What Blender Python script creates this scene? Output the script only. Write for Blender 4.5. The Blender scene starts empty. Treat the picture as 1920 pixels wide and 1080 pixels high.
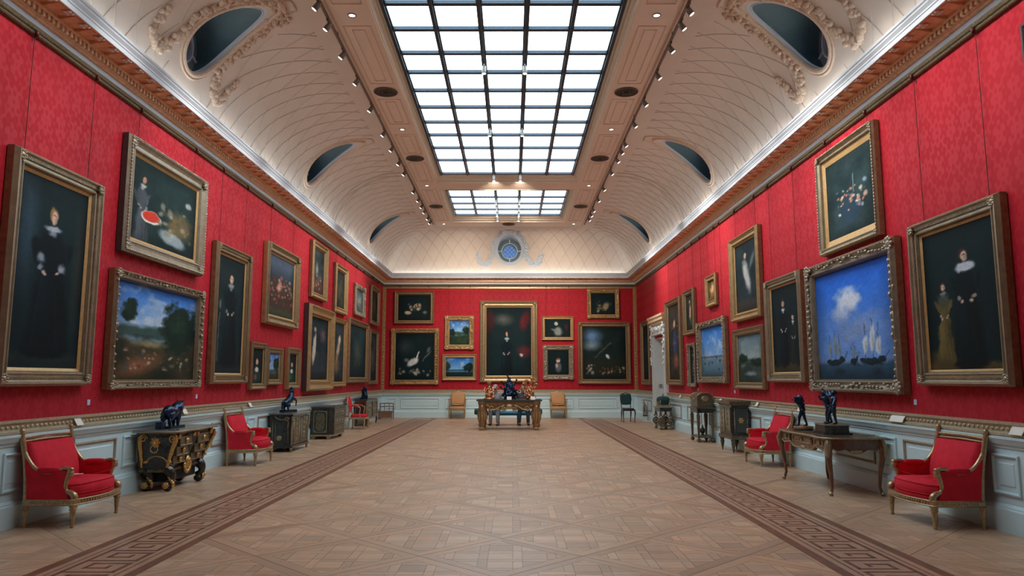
import bpy, bmesh, math, random
import numpy as np
from mathutils import Matrix, Vector
random.seed(7); np.random.seed(7)
PI = math.pi
SC = bpy.context.scene
COL = SC.collection

# ------------------------------------------------------------------ room measures (metres)
XL, XR, YB, YF = -5.47, 5.26, 30.9, -8.5
EYE = 1.6
ZBEAM = 7.5
BXL, BXR, BYB, BYF = -2.98, 2.74, 27.95, -5.55     # outer edges of the flat ceiling beams

# ------------------------------------------------------------------ camera
FPX, HOR = 1370.0, 170.5
PITCH = math.atan(HOR / FPX)
cam = bpy.data.cameras.new('camera'); camo = bpy.data.objects.new('camera', cam); COL.objects.link(camo)
cam.sensor_width = 36.0; cam.lens = FPX / 1920 * 36.0; cam.clip_end = 200
camo.location = (0, 0, EYE); camo.rotation_euler = (PI / 2 + PITCH, 0, 0)
SC.camera = camo

# ------------------------------------------------------------------ world, exposure
W = bpy.data.worlds.new('world'); SC.world = W; W.use_nodes = True
W.node_tree.nodes['Background'].inputs[0].default_value = (0.5, 0.62, 0.8, 1)
W.node_tree.nodes['Background'].inputs[1].default_value = 0.05
SC.view_settings.view_transform = 'Standard'; SC.view_settings.look = 'None'
SC.view_settings.gamma = 1.0; SC.view_settings.use_curve_mapping = False
SC.view_settings.exposure = 0.0
SKY_POWER = 5.0        # luminous panes of the laylight
COVE_POWER = 6.8       # hidden strips behind the cornice
SPOT_POWER = 95.0      # track spotlights
FAR_POWER = 330.0      # skylight-bar spotlights turned on the far wall
DOWN_POWER = 18.0

# ------------------------------------------------------------------ materials
MATS = {}
def newmat(name):
    m = bpy.data.materials.new(name); m.use_nodes = True
    nt = m.node_tree; b = nt.nodes['Principled BSDF']
    MATS[name] = m
    return m, nt, b
def N(nt, typ, **kw):
    n = nt.nodes.new(typ)
    for k, v in kw.items():
        if k == 'in':
            for kk, vv in v.items(): n.inputs[kk].default_value = vv
        else: setattr(n, k, v)
    return n
def ramp(nt, src, stops):
    r = nt.nodes.new('ShaderNodeValToRGB')
    els = r.color_ramp.elements
    while len(els) < len(stops): els.new(0.5)
    for e, (p, c) in zip(els, stops):
        e.position = p; e.color = (c[0], c[1], c[2], 1)
    nt.links.new(src, r.inputs[0]); return r
def pmat(name, col, rough=0.5, metal=0.0, var=0.15, scale=30.0, bump=0.0, bscale=None, spec=0.5, coat=0.0):
    """paint, cloth, gilt or wood with noise variation and optional fine relief"""
    m, nt, b = newmat(name)
    tc = N(nt, 'ShaderNodeTexCoord')
    no = N(nt, 'ShaderNodeTexNoise', **{'in': {'Scale': scale, 'Detail': 4.0, 'Roughness': 0.6}})
    nt.links.new(tc.outputs['Object'], no.inputs['Vector'])
    lo = [c * (1 - var) for c in col]; hi = [min(1, c * (1 + var)) for c in col]
    r = ramp(nt, no.outputs['Fac'], [(0.3, lo), (0.7, hi)])
    nt.links.new(r.outputs[0], b.inputs['Base Color'])
    b.inputs['Roughness'].default_value = rough; b.inputs['Metallic'].default_value = metal
    b.inputs['Specular IOR Level'].default_value = spec; b.inputs['Coat Weight'].default_value = coat
    if bump:
        n2 = N(nt, 'ShaderNodeTexNoise', **{'in': {'Scale': bscale or scale * 2, 'Detail': 3.0}})
        nt.links.new(tc.outputs['Object'], n2.inputs['Vector'])
        bp = N(nt, 'ShaderNodeBump', **{'in': {'Strength': bump, 'Distance': 0.01}})
        nt.links.new(n2.outputs['Fac'], bp.inputs['Height']); nt.links.new(bp.outputs[0], b.inputs['Normal'])
    return m
def emat(name, col, strength):
    m, nt, b = newmat(name)
    b.inputs['Base Color'].default_value = (*col, 1)
    b.inputs['Emission Color'].default_value = (*col, 1)
    b.inputs['Emission Strength'].default_value = strength
    return m

# wall silk: red damask, tone on tone
def damask():
    m, nt, b = newmat('red_damask')
    L = nt.links.new
    tc = N(nt, 'ShaderNodeTexCoord'); sx = N(nt, 'ShaderNodeSeparateXYZ'); L(tc.outputs['Object'], sx.inputs[0])
    add = N(nt, 'ShaderNodeMath', operation='ADD'); L(sx.outputs['X'], add.inputs[0]); L(sx.outputs['Y'], add.inputs[1])
    cb = N(nt, 'ShaderNodeCombineXYZ'); L(add.outputs[0], cb.inputs['X']); L(sx.outputs['Z'], cb.inputs['Y'])
    nz = N(nt, 'ShaderNodeTexNoise', **{'in': {'Scale': 9.0, 'Detail': 2.0}}); L(cb.outputs[0], nz.inputs['Vector'])
    def wav(src, k, amp):
        a = N(nt, 'ShaderNodeMath', operation='MULTIPLY'); L(src, a.inputs[0]); a.inputs[1].default_value = k
        c = N(nt, 'ShaderNodeMath', operation='COSINE'); L(a.outputs[0], c.inputs[0])
        d = N(nt, 'ShaderNodeMath', operation='MULTIPLY'); L(c.outputs[0], d.inputs[0]); d.inputs[1].default_value = amp
        return d.outputs[0]
    cx = wav(add.outputs[0], 2 * PI / 0.56, 1.0); cz = wav(sx.outputs['Z'], 2 * PI / 0.84, 1.0)
    cx2 = wav(add.outputs[0], 2 * PI / 0.14, 1.0); cz2 = wav(sx.outputs['Z'], 2 * PI / 0.168, 1.0)
    s = N(nt, 'ShaderNodeMath', operation='ADD'); L(cx, s.inputs[0]); L(cz, s.inputs[1])
    p = N(nt, 'ShaderNodeMath', operation='MULTIPLY'); L(cx2, p.inputs[0]); L(cz2, p.inputs[1])
    p5 = N(nt, 'ShaderNodeMath', operation='MULTIPLY'); L(p.outputs[0], p5.inputs[0]); p5.inputs[1].default_value = 1.6
    s3 = N(nt, 'ShaderNodeMath', operation='MULTIPLY'); L(s.outputs[0], s3.inputs[0]); s3.inputs[1].default_value = 3.2
    s2 = N(nt, 'ShaderNodeMath', operation='ADD'); L(s3.outputs[0], s2.inputs[0]); L(p5.outputs[0], s2.inputs[1])
    w = N(nt, 'ShaderNodeMath', operation='MULTIPLY_ADD'); L(nz.outputs['Fac'], w.inputs[0]); w.inputs[1].default_value = 3.0; L(s2.outputs[0], w.inputs[2])
    fr = N(nt, 'ShaderNodeMath', operation='SINE'); L(w.outputs[0], fr.inputs[0])
    r = ramp(nt, fr.outputs[0], [(0.0, (0.375, 0.013, 0.024)), (0.5, (0.425, 0.017, 0.030))])
    L(r.outputs[0], b.inputs['Base Color'])
    rr = N(nt, 'ShaderNodeMapRange', **{'in': {'From Min': -1.0, 'To Min': 0.66, 'To Max': 0.46}}); L(fr.outputs[0], rr.inputs[0])
    L(rr.outputs[0], b.inputs['Roughness'])
    b.inputs['Specular IOR Level'].default_value = 0.16
    return m
damask()
pmat('dado_paint', (0.57, 0.75, 0.79), 0.4, var=0.03, scale=3)
pmat('dado_gilt', (0.46, 0.40, 0.27), 0.42, 0.25, var=0.35, scale=60, bump=0.5, bscale=45)
pmat('moulding_tan', (0.36, 0.29, 0.21), 0.45, 0.1, var=0.15, scale=20)
pmat('rail_gilt', (0.155, 0.125, 0.072), 0.42, 0.35, var=0.45, scale=55, bump=0.8, bscale=40)
pmat('cornice_wood', (0.84, 0.50, 0.30), 0.45, 0.1, var=0.18, scale=14)
pmat('cornice_gilt', (0.82, 0.62, 0.40), 0.45, 0.15, var=0.2, scale=40, bump=0.3)
pmat('rosette_white', (0.95, 0.86, 0.76), 0.5, var=0.1)
pmat('parapet_white', (0.60, 0.67, 0.74), 0.5, var=0.03, scale=4)
pmat('cove_plaster', (0.74, 0.635, 0.535), 0.6, var=0.03, scale=3)
pmat('cove_rib', (0.60, 0.51, 0.43), 0.55, var=0.05, scale=6)
pmat('plaster_tan', (0.74, 0.57, 0.43), 0.55, var=0.15, scale=30, bump=0.3)
pmat('beam_paint', (0.92, 0.78, 0.65), 0.5, var=0.03, scale=3)
pmat('beam_line', (0.72, 0.54, 0.42), 0.5, var=0.05, scale=8)
pmat('well_cream', (0.82, 0.76, 0.62), 0.45, var=0.05, scale=10)
pmat('bar_metal', (0.035, 0.05, 0.07), 0.35, 0.5, var=0.2)
pmat('grille_metal', (0.16, 0.13, 0.10), 0.4, 0.6, var=0.3)
pmat('dark_void', (0.012, 0.012, 0.012), 0.8, var=0.2)
pmat('lamp_grey', (0.22, 0.20, 0.18), 0.35, 0.6, var=0.1)
pmat('track_brown', (0.20, 0.15, 0.11), 0.5, 0.2, var=0.1)
pmat('white_paint', (0.66, 0.68, 0.66), 0.4, var=0.03, scale=4)
emat('pane_light', (0.73, 0.90, 1.0), SKY_POWER)
emat('strip_light', (0.86, 0.95, 1.0), COVE_POWER)
emat('lamp_glow', (1.0, 0.93, 0.82), 8.0)
emat('sky_blue_pane', (0.06, 0.28, 0.9), 0.95)
# furniture
pmat('red_fabric', (0.66, 0.02, 0.042), 0.75, var=0.12, scale=8, bump=0.15, bscale=220, spec=0.2)
pmat('chair_gilt', (0.46, 0.33, 0.18), 0.3, 0.6, var=0.25, scale=30, bump=0.15, bscale=70)
pmat('frame_gilt', (0.31, 0.225, 0.125), 0.36, 0.55, var=0.16, scale=9, bump=0.18, bscale=70)
pmat('frame_gilt_pale', (0.36, 0.3, 0.205), 0.36, 0.55, var=0.16, scale=9, bump=0.18, bscale=70)
pmat('frame_gilt_bright', (0.46, 0.315, 0.145), 0.36, 0.55, var=0.16, scale=9, bump=0.18, bscale=70)
pmat('frame_brown', (0.22, 0.115, 0.06), 0.45, 0.1, var=0.25, scale=14)
pmat('frame_silver', (0.34, 0.295, 0.22), 0.36, 0.55, var=0.16, scale=9, bump=0.18, bscale=70)
pmat('slip_gold', (0.52, 0.33, 0.13), 0.4, 0.35, var=0.12, scale=20)
pmat('dark_frame', (0.045, 0.035, 0.035), 0.45, var=0.3)
pmat('chain_dark', (0.10, 0.02, 0.018), 0.5, 0.3, var=0.3)
pmat('ebony', (0.022, 0.020, 0.016), 0.25, var=0.4, scale=20, coat=0.2)
pmat('boulle', (0.125, 0.10, 0.058), 0.34, 0.35, var=0.85, scale=38, coat=0.1)
pmat('ormolu', (0.62, 0.38, 0.13), 0.3, 0.75, var=0.35, scale=40, bump=0.5, bscale=60)
pmat('ormolu_dull', (0.34, 0.285, 0.17), 0.36, 0.6, var=0.35, scale=40, bump=0.3, bscale=60)
pmat('marble_grey', (0.16, 0.17, 0.16), 0.15, var=0.4, scale=12)
pmat('bronze_blue', (0.022, 0.05, 0.10), 0.27, 0.85, var=0.4, scale=20, bump=0.3, bscale=40, coat=0.2)
pmat('copper_gilt', (0.55, 0.27, 0.13), 0.28, 0.8, var=0.4, scale=30, bump=0.5, bscale=50)
pmat('veneer', (0.15, 0.062, 0.028), 0.22, var=0.35, scale=9, coat=0.3)
pmat('table_wood', (0.24, 0.125, 0.055), 0.35, 0.15, var=0.4, scale=25, bump=0.4, bscale=40)
pmat('leather_dark', (0.045, 0.055, 0.05), 0.35, var=0.2)
pmat('blue_leather', (0.015, 0.22, 0.42), 0.35, var=0.12)
pmat('green_fabric', (0.008, 0.055, 0.06), 0.7, var=0.25, scale=20)
pmat('tan_damask', (0.52, 0.27, 0.11), 0.6, var=0.2, scale=30)
pmat('dark_wood', (0.03, 0.022, 0.018), 0.35, var=0.3, scale=14)
pmat('chair_oak', (0.20, 0.10, 0.06), 0.45, var=0.2, scale=14)
pmat('card_white', (0.80, 0.78, 0.70), 0.6, var=0.03)
pmat('tag_blue', (0.52, 0.66, 0.85), 0.5, var=0.05)
pmat('steel', (0.42, 0.40, 0.38), 0.3, 0.8, var=0.1)
pmat('rubber_black', (0.015, 0.015, 0.015), 0.6)
pmat('skin', (0.52, 0.26, 0.18), 0.55, var=0.08, scale=20)
pmat('shirt_grey', (0.30, 0.33, 0.36), 0.8, var=0.1)
pmat('shirt_dark', (0.08, 0.07, 0.08), 0.8, var=0.15)
pmat('trouser_grey', (0.22, 0.24, 0.26), 0.8, var=0.12)
pmat('trouser_navy', (0.025, 0.05, 0.08), 0.8, var=0.15)
pmat('shoe_black', (0.018, 0.02, 0.03), 0.35)
pmat('hair_grey', (0.34, 0.34, 0.36), 0.7, var=0.2)
pmat('hair_brown', (0.10, 0.06, 0.045), 0.7, var=0.2)
pmat('key_wood', (0.165, 0.075, 0.045), 0.36, var=0.15, scale=12)
pmat('strip_wood', (0.19, 0.085, 0.05), 0.36, var=0.2, scale=5)
pmat('border_wood', (0.43, 0.255, 0.165), 0.36, var=0.1, scale=5)
pmat('joint_dark', (0.20, 0.125, 0.08), 0.5)

def attr_mat(name, rough, wood=False):
    m, nt, b = newmat(name)
    a = N(nt, 'ShaderNodeVertexColor', layer_name='paint')
    if wood:
        tc = N(nt, 'ShaderNodeTexCoord')
        no = N(nt, 'ShaderNodeTexNoise', **{'in': {'Scale': 7.0, 'Detail': 5.0, 'Roughness': 0.65}})
        nt.links.new(tc.outputs['Object'], no.inputs['Vector'])
        mr = N(nt, 'ShaderNodeMapRange', **{'in': {'To Min': 0.8, 'To Max': 1.18}}); nt.links.new(no.outputs['Fac'], mr.inputs[0])
        vm = N(nt, 'ShaderNodeVectorMath', operation='SCALE'); nt.links.new(a.outputs[0], vm.inputs[0]); nt.links.new(mr.outputs[0], vm.inputs['Scale'])
        nt.links.new(vm.outputs[0], b.inputs['Base Color'])
        n3 = N(nt, 'ShaderNodeTexNoise', **{'in': {'Scale': 1.3, 'Detail': 3.0}}); nt.links.new(tc.outputs['Object'], n3.inputs['Vector'])
        r3 = N(nt, 'ShaderNodeMapRange', **{'in': {'To Min': rough - 0.05, 'To Max': rough + 0.08}}); nt.links.new(n3.outputs['Fac'], r3.inputs[0])
        nt.links.new(r3.outputs[0], b.inputs['Roughness'])
    else:
        nt.links.new(a.outputs[0], b.inputs['Base Color'])
        b.inputs['Roughness'].default_value = rough
    b.inputs['Specular IOR Level'].default_value = 0.6 if wood else 0.12
    return m
attr_mat('canvas', 0.6); attr_mat('parquet', 0.37, True)
def glassmat():
    m, nt, b = newmat('oculus_glass')
    b.inputs['Base Color'].default_value = (0.6, 0.8, 0.88, 1); b.inputs['Roughness'].default_value = 0.05
    b.inputs['Transmission Weight'].default_value = 0.8; b.inputs['IOR'].default_value = 1.15
pmat('drum_unlit_teal', (0.075, 0.15, 0.175), 0.5, var=0.1)  # dark base colour stands in for the unlit inside of the drums
glassmat()

# ------------------------------------------------------------------ mesh builder
class MB:
    def __init__(s, m=None): s.v = []; s.f = []; s.sm = []; s.m = m
    def add(s, vs, fs, smooth=False):
        o = len(s.v)
        if s.m is not None: vs = [tuple(s.m @ Vector(p)) for p in vs]
        s.v += [tuple(p) for p in vs]
        s.f += [tuple(i + o for i in f) for f in fs]; s.sm += [smooth] * len(fs)
        return s
    def box(s, x0, x1, y0, y1, z0, z1):
        return s.add([(x0,y0,z0),(x1,y0,z0),(x1,y1,z0),(x0,y1,z0),(x0,y0,z1),(x1,y0,z1),(x1,y1,z1),(x0,y1,z1)],
                     [(0,3,2,1),(4,5,6,7),(0,1,5,4),(1,2,6,5),(2,3,7,6),(3,0,4,7)])
    def frustum(s, z0, a, z1, b):
        """a, b = (x0,x1,y0,y1) at z0 and z1"""
        return s.add([(a[0],a[2],z0),(a[1],a[2],z0),(a[1],a[3],z0),(a[0],a[3],z0),(b[0],b[2],z1),(b[1],b[2],z1),(b[1],b[3],z1),(b[0],b[3],z1)],
                     [(0,3,2,1),(4,5,6,7),(0,1,5,4),(1,2,6,5),(2,3,7,6),(3,0,4,7)])
    def loft(s, rings, cap=True, closed=True, smooth=False):
        n = len(rings[0]); vs = [p for r in rings for p in r]; fs = []
        for k in range(len(rings) - 1):
            for i in range(n if closed else n - 1):
                j = (i + 1) % n
                fs.append((k*n+i, k*n+j, (k+1)*n+j, (k+1)*n+i))
        s.add(vs, fs, smooth)
        if cap and closed:
            s.add(rings[0], [tuple(range(n))[::-1]]); s.add(rings[-1], [tuple(range(n))])
        return s
    def tube(s, path, rad, n=8, cap=True, closed=False, flat=1.0, smooth=True):
        P = [Vector(p) for p in path]; m = len(P)
        R = rad if hasattr(rad, '__len__') else [rad] * m
        T = []
        for i in range(m):
            if closed: t = P[(i+1) % m] - P[i-1]
            else: t = P[min(i+1, m-1)] - P[max(i-1, 0)]
            T.append(t.normalized() if t.length > 1e-9 else Vector((0,0,1)))
        up = Vector((0,0,1)) if abs(T[0].z) < 0.9 else Vector((1,0,0))
        u = (up - T[0] * up.dot(T[0])).normalized(); rings = []
        for i in range(m):
            u = (u - T[i] * u.dot(T[i])).normalized(); w = T[i].cross(u)
            rings.append([P[i] + (u * math.cos(a) * flat + w * math.sin(a)) * R[i] for a in [2*PI*(k+0.5)/n for k in range(n)]])
        if closed: rings.append(rings[0]); return s.loft(rings, False, True, smooth)
        return s.loft(rings, cap, True, smooth)
    def lathe(s, prof, cx=0, cy=0, n=12, smooth=True, z0=0):
        rings = [[(cx + r*math.cos(2*PI*k/n), cy + r*math.sin(2*PI*k/n), z0 + z) for k in range(n)] for r, z in prof]
        return s.loft(rings, True, True, smooth)
    def ell(s, c, r, n=8, m=5, rot=None, p=1.0):
        if not hasattr(r, '__len__'): r = (r, r, r)
        sg = lambda x: (1 if x >= 0 else -1) * abs(x) ** p
        vs = []; fs = []
        for i in range(m + 1):
            th = PI * i / m
            for k in range(n):
                a = 2*PI*k/n
                q = Vector((r[0]*sg(math.sin(th))*sg(math.cos(a)), r[1]*sg(math.sin(th))*sg(math.sin(a)), r[2]*sg(math.cos(th))))
                if rot is not None: q = rot @ q
                vs.append((c[0]+q.x, c[1]+q.y, c[2]+q.z))
        for i in range(m):
            for k in range(n): j = (k+1) % n; fs.append((i*n+k, (i+1)*n+k, (i+1)*n+j, i*n+j))
        return s.add(vs, fs, True)
    def pill(s, x0, x1, y0, y1, z0, z1, p=0.35, n=28, m=14):
        return s.ell(((x0+x1)/2, (y0+y1)/2, (z0+z1)/2), ((x1-x0)/2, (y1-y0)/2, (z1-z0)/2), n, m, None, p)
    def ring(s, c, R, r, axis='x', n=20, k=6):
        pts = []
        for i in range(n):
            a = 2*PI*i/n; ca, sa = R*math.cos(a), R*math.sin(a)
            pts.append({'x': (c[0], c[1]+ca, c[2]+sa), 'y': (c[0]+ca, c[1], c[2]+sa), 'z': (c[0]+ca, c[1]+sa, c[2])}[axis])
        return s.tube(pts, r, k, closed=True)
    def prism(s, poly, axis, a, b):
        """polygon in the plane across axis; poly of 2-D points"""
        f = {'x': lambda p, t: (t, p[0], p[1]), 'y': lambda p, t: (p[0], t, p[1]), 'z': lambda p, t: (p[0], p[1], t)}[axis]
        return s.loft([[f(p, a) for p in poly], [f(p, b) for p in poly]])
    def mesh(s, name, mat):
        me = bpy.data.meshes.new(name); me.from_pydata(s.v, [], s.f)
        me.polygons.foreach_set('use_smooth', s.sm)
        if mat: me.materials.append(MATS[mat])
        me.update(); return me
    def build(s, name, mat, parent=None, fix=True):
        me = s.mesh(name, mat)
        if fix and len(me.polygons) < 40000:
            bm = bmesh.new(); bm.from_mesh(me); bmesh.ops.recalc_face_normals(bm, faces=bm.faces); bm.to_mesh(me); bm.free()
        return link(name, me, parent)
def link(name, me, parent=None, loc=None, rz=None):
    o = bpy.data.objects.new(name, me); COL.objects.link(o)
    if parent: o.parent = parent
    if loc: o.location = loc
    if rz: o.rotation_euler = (0, 0, rz)
    return o
def tag(o, label=None, cat=None, group=None, kind=None):
    if label: o['label'] = label
    if cat: o['category'] = cat
    if group: o['group'] = group
    if kind: o['kind'] = kind
    return o
def thing(name, label, cat, loc, rz=0, group=None):
    o = bpy.data.objects.new(name, None); COL.objects.link(o)
    o.location = loc; o.rotation_euler = (0, 0, rz); o.empty_display_size = 0.1
    return tag(o, label, cat, group)
def copy_tree(o, parent=None):
    c = o.copy(); COL.objects.link(c); c.parent = parent
    for ch in list(o.children): copy_tree(ch, c)
    return c
def spot(parent, loc, target, energy, angle=50, blend=0.7, col=(1, 0.93, 0.85), size=0.04):
    d = bpy.data.lights.new('bulb', 'SPOT'); d.energy = energy; d.spot_size = math.radians(angle); d.spot_blend = blend
    d.color = col; d.shadow_soft_size = size
    o = bpy.data.objects.new('bulb', d); COL.objects.link(o); o.parent = parent; o.location = loc
    v = Vector(target) - Vector(loc); o.rotation_euler = v.to_track_quat('-Z', 'Y').to_euler()
    return o
def remesh(o, voxel, smooth=4):
    """fuse the overlapping volumes of a modelled figure into one continuous skin"""
    m = o.modifiers.new('r', 'REMESH'); m.mode = 'VOXEL'; m.voxel_size = voxel
    s = o.modifiers.new('s', 'SMOOTH'); s.iterations = smooth; s.factor = 0.5
    dg = bpy.context.evaluated_depsgraph_get(); dg.update()
    me = bpy.data.meshes.new_from_object(o.evaluated_get(dg))
    me.name = o.name
    o.modifiers.clear(); o.data = me
    for p in me.polygons: p.use_smooth = True
    return o
# ================================================================== THE SETTING
def struct(o): o['kind'] = 'structure'; return o
SIDES = {'left', 'right', 'back', 'front'}
def sp(side, d, a, z):
    """point at depth d off a wall, at place a along it"""
    if side == 'left': return (XL + d, a, z)
    if side == 'right': return (XR - d, a, z)
    if side == 'back': return (a, YB - d, z)
    return (a, YF + d, z)
def lim(side, d):
    if side in ('left', 'right'): return YF + d, YB - d
    return XL + d, XR - d
def strip(mb, side, prof, smooth=False):
    A = []; B = []
    for d, z in prof:
        lo, hi = lim(side, d); A.append(sp(side, d, lo, z)); B.append(sp(side, d, hi, z))
    return mb.loft([A, B], False, False, smooth)

# ---- floor: base, parquet panels laid on the diagonal, inlaid border
floor = struct(MB().box(XL - 0.3, XR + 0.3, YF - 0.3, YB + 0.3, -0.2, -0.004).build('floor', 'joint_dark'))
BL0, BL1, BR0, BR1 = -4.01, -3.09, 2.71, 3.63          # border bands
YE = 29.6                                              # end of the border at the far wall
def clip(poly, a, b, c):
    out = []
    for i in range(len(poly)):
        p, q = poly[i], poly[(i+1) % len(poly)]
        dp, dq = a*p[0]+b*p[1]-c, a*q[0]+b*q[1]-c
        if dp <= 0: out.append(p)
        if dp * dq < 0: t = dp / (dp - dq); out.append((p[0]+(q[0]-p[0])*t, p[1]+(q[1]-p[1])*t))
    return out
def cliprect(poly, r):
    for a, b, c in ((-1,0,-r[0]), (1,0,r[1]), (0,-1,-r[2]), (0,1,r[3])):
        poly = clip(poly, a, b, c)
        if len(poly) < 3: return []
    return poly
def area(p): return 0.5*abs(sum(p[i][0]*p[(i+1)%len(p)][1]-p[(i+1)%len(p)][0]*p[i][1] for i in range(len(p))))
PS = 1.05; FW = 0.105; S2 = math.sqrt(0.5)
def rot45(p, c): return (c[0] + (p[0]-p[1])*S2, c[1] + (p[0]+p[1])*S2)
def panel_pieces(c):
    h = PS/2 - 0.003; i = h - FW; out = []
    for k in range(4):                                  # mitred frame
        q = [(-h,-h), (h,-h), (i,-i), (-i,-i)]
        for _ in range(k): q = [(-y, x) for x, y in q]
        out.append(([rot45(p, c) for p in q], 0))
    cell, st = 0.225, 0.085; per = cell + st; R = 0.78; n = 3
    for a in range(-n, n+1):
        for b in range(-n, n+1):
            x, y = a*per, b*per
            rects = [(x-cell/2, x+cell/2, y-cell/2, y+cell/2, 1)]
            if (a+b) % 2 == 0: rects += [(x+cell/2, x+cell/2+st, y-cell/2, y+cell/2+st, 2), (x-cell/2, x+cell/2, y+cell/2, y+cell/2+st, 3)]
            else: rects += [(x+cell/2, x+cell/2+st, y-cell/2, y+cell/2, 2), (x-cell/2, x+cell/2+st, y+cell/2, y+cell/2+st, 3)]
            for x0, x1, y0, y1, kind in rects:
                q = [(c[0]+x0+.002, c[1]+y0+.002), (c[0]+x1-.002, c[1]+y0+.002), (c[0]+x1-.002, c[1]+y1-.002), (c[0]+x0+.002, c[1]+y1-.002)]
                lim_ = (i - 0.003) / S2
                for sa in (1, -1):
                    for sb in (1, -1):
                        q = clip(q, sa, sb, sa*c[0] + sb*c[1] + lim_)
                        if len(q) < 3: break
                    if len(q) < 3: break
                if len(q) >= 3 and area(q) > 4e-4: out.append((q, kind))
    return out
regions = [(XL, BL0-.002, YF, YE+.92), (BL1+.002, BR0-.002, YF, YE), (BR1+.002, XR, YF, YE+.92), (XL, XR, YE+.922, YB)]
CP, SPI = math.cos(PITCH), math.sin(PITCH)
def proj(x, y, z=0.0):
    z -= EYE; d = y*CP + z*SPI
    if d < 0.3: return None
    return 960 + FPX*x/d, 540 - FPX*(-y*SPI + z*CP)/d
pieces = []
D = PS * math.sqrt(2)
for iy in range(-14, 46):
    for ix in range(-6, 7):
        c = (ix*D + (D/2 if iy % 2 else 0) - 0.105, 6.9 + iy*D/2)
        if not (XL-1 < c[0] < XR+1 and 3.5 < c[1] < YB+1): continue
        for q, kind in panel_pieces(c):
            for r in regions:
                p = cliprect(q, r)
                if len(p) >= 3 and area(p) > 3e-4:
                    t = random.gauss(0, 1); wm = random.gauss(0, 1)
                    base = (0.515, 0.34, 0.218) if kind != 0 else (0.47, 0.30, 0.188)
                    f = 1 + 0.11*max(-2, min(2, t)); g = 0.03*max(-2, min(2, wm))
                    col = (base[0]*f*(1+g), base[1]*f, base[2]*f*(1-g), 1)
                    pp = [proj(*v) for v in p]; a = 0.0
                    if all(pp):
                        if all(-20 < u < 1940 and v < 1100 for u, v in pp): a = area(pp)
                    pieces.append((a, p, col))
pieces.sort(key=lambda t: -t[0])
def plank_mesh(name, lst):
    vs = []; fs = []; cols = []
    for _, p, c in lst:
        o = len(vs); n = len(p)
        cx = sum(v[0] for v in p)/n; cy = sum(v[1] for v in p)/n
        vs += [(x, y, 0.0) for x, y in p] + [(x, y, -0.004) for x, y in p]
        fs.append(tuple(range(o, o+n)))
        fs += [(o+i, o+n+i, o+n+(i+1) % n, o+(i+1) % n) for i in range(n)]
        cols += [c]*(2*n)
    me = bpy.data.meshes.new(name); me.from_pydata(vs, [], fs); me.materials.append(MATS['parquet'])
    a = me.color_attributes.new('paint', 'FLOAT_COLOR', 'POINT'); a.data.foreach_set('color', np.array(cols, np.float32).ravel())
    return me
for pc in pieces[:300]: link('plank', plank_mesh('plank', [pc]), floor)
tag(link('parquet_planks', plank_mesh('parquet_planks', pieces[300:]), floor), kind='stuff')
# plain boards behind the camera
MB().box(XL, XR, YF, 4.6, -0.004, -0.0005).build('floor_boards', 'border_wood', floor)

def bands(x0, x1, tagx):
    """the inlaid border between x0 and x1, running along the room"""
    w = x1 - x0
    cuts = [('strip_wood', 0, .10), ('border_wood', .10, .165), ('key_wood', .165, .178), ('border_wood', .178, .225),
            ('border_wood', .225, w-.225), ('border_wood', w-.225, w-.178), ('key_wood', w-.178, w-.165), ('border_wood', w-.165, w-.10), ('strip_wood', w-.10, w)]
    for m, a, b in cuts:
        MB().box(x0+a+.001, x0+b-.001, YF, YE+.92-(a if tagx < 0 else w-b), -0.004, 0.0).build('border_strip', m, floor)
bands(BL0, BL1, -1); bands(BR0, BR1, 1)
cuts = [('strip_wood', 0, .10), ('border_wood', .10, .225), ('border_wood', .225, .695), ('border_wood', .695, .82), ('strip_wood', .82, .92)]
for m, a, b in cuts: MB().box(BL1+.003, BR0-.003, YE+a+.001, YE+b-.001, -0.004, 0.0).build('border_strip', m, floor)
KW, KP = 0.47, 0.385
def meander():
    t = 0.036; mb = MB(); w = KW/2 - .02; p = KP
    def seg(x0, y0, x1, y1): mb.box(min(x0,x1)-t/2, max(x0,x1)+t/2, min(y0,y1)-t/2, max(y0,y1)+t/2, 0.0, 0.0009)
    seg(-w, -p/2, w, -p/2); seg(w, -p/2, w, p*0.24); seg(-w*0.45, p*0.24, w, p*0.24); seg(-w*0.45, -p*0.16, -w*0.45, p*0.24); seg(-w*0.45, -p*0.16, w*0.4, -p*0.16)
    seg(w*0.4, -p*0.16, w*0.4, p*0.02); seg(-w, -p/2, -w, p*0.46)
    return mb.mesh('key_motif', 'key_wood')
KM = meander()
y = 5.0
while y < YE:
    link('key_motif', KM, floor, ((BL0+BL1)/2, y, 0)); o = link('key_motif', KM, floor, ((BR0+BR1)/2, y, 0)); o.rotation_euler = (0, 0, PI)
    y += KP

# ---- walls
DY0, DY1, DZ = 25.05, 26.85, 3.05                       # doorway in the right wall
struct(MB().box(XL-.3, XL, YF-.3, YB+.3, 0, 5.96).build('wall_left', 'red_damask'))
wr = MB(); wr.box(XR, XR+.7, YF-.3, DY0, 0, 5.96); wr.box(XR, XR+.7, DY1, YB+.3, 0, 5.96); wr.box(XR, XR+.7, DY0, DY1, DZ, 5.96)
struct(wr.build('wall_right', 'red_damask'))
struct(MB().box(XL, XR, YB, YB+.3, 0, 5.96).build('wall_back', 'red_damask'))
struct(MB().box(XL, XR, YF-.3, YF, 0, 5.96).build('wall_front', 'red_damask'))

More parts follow.
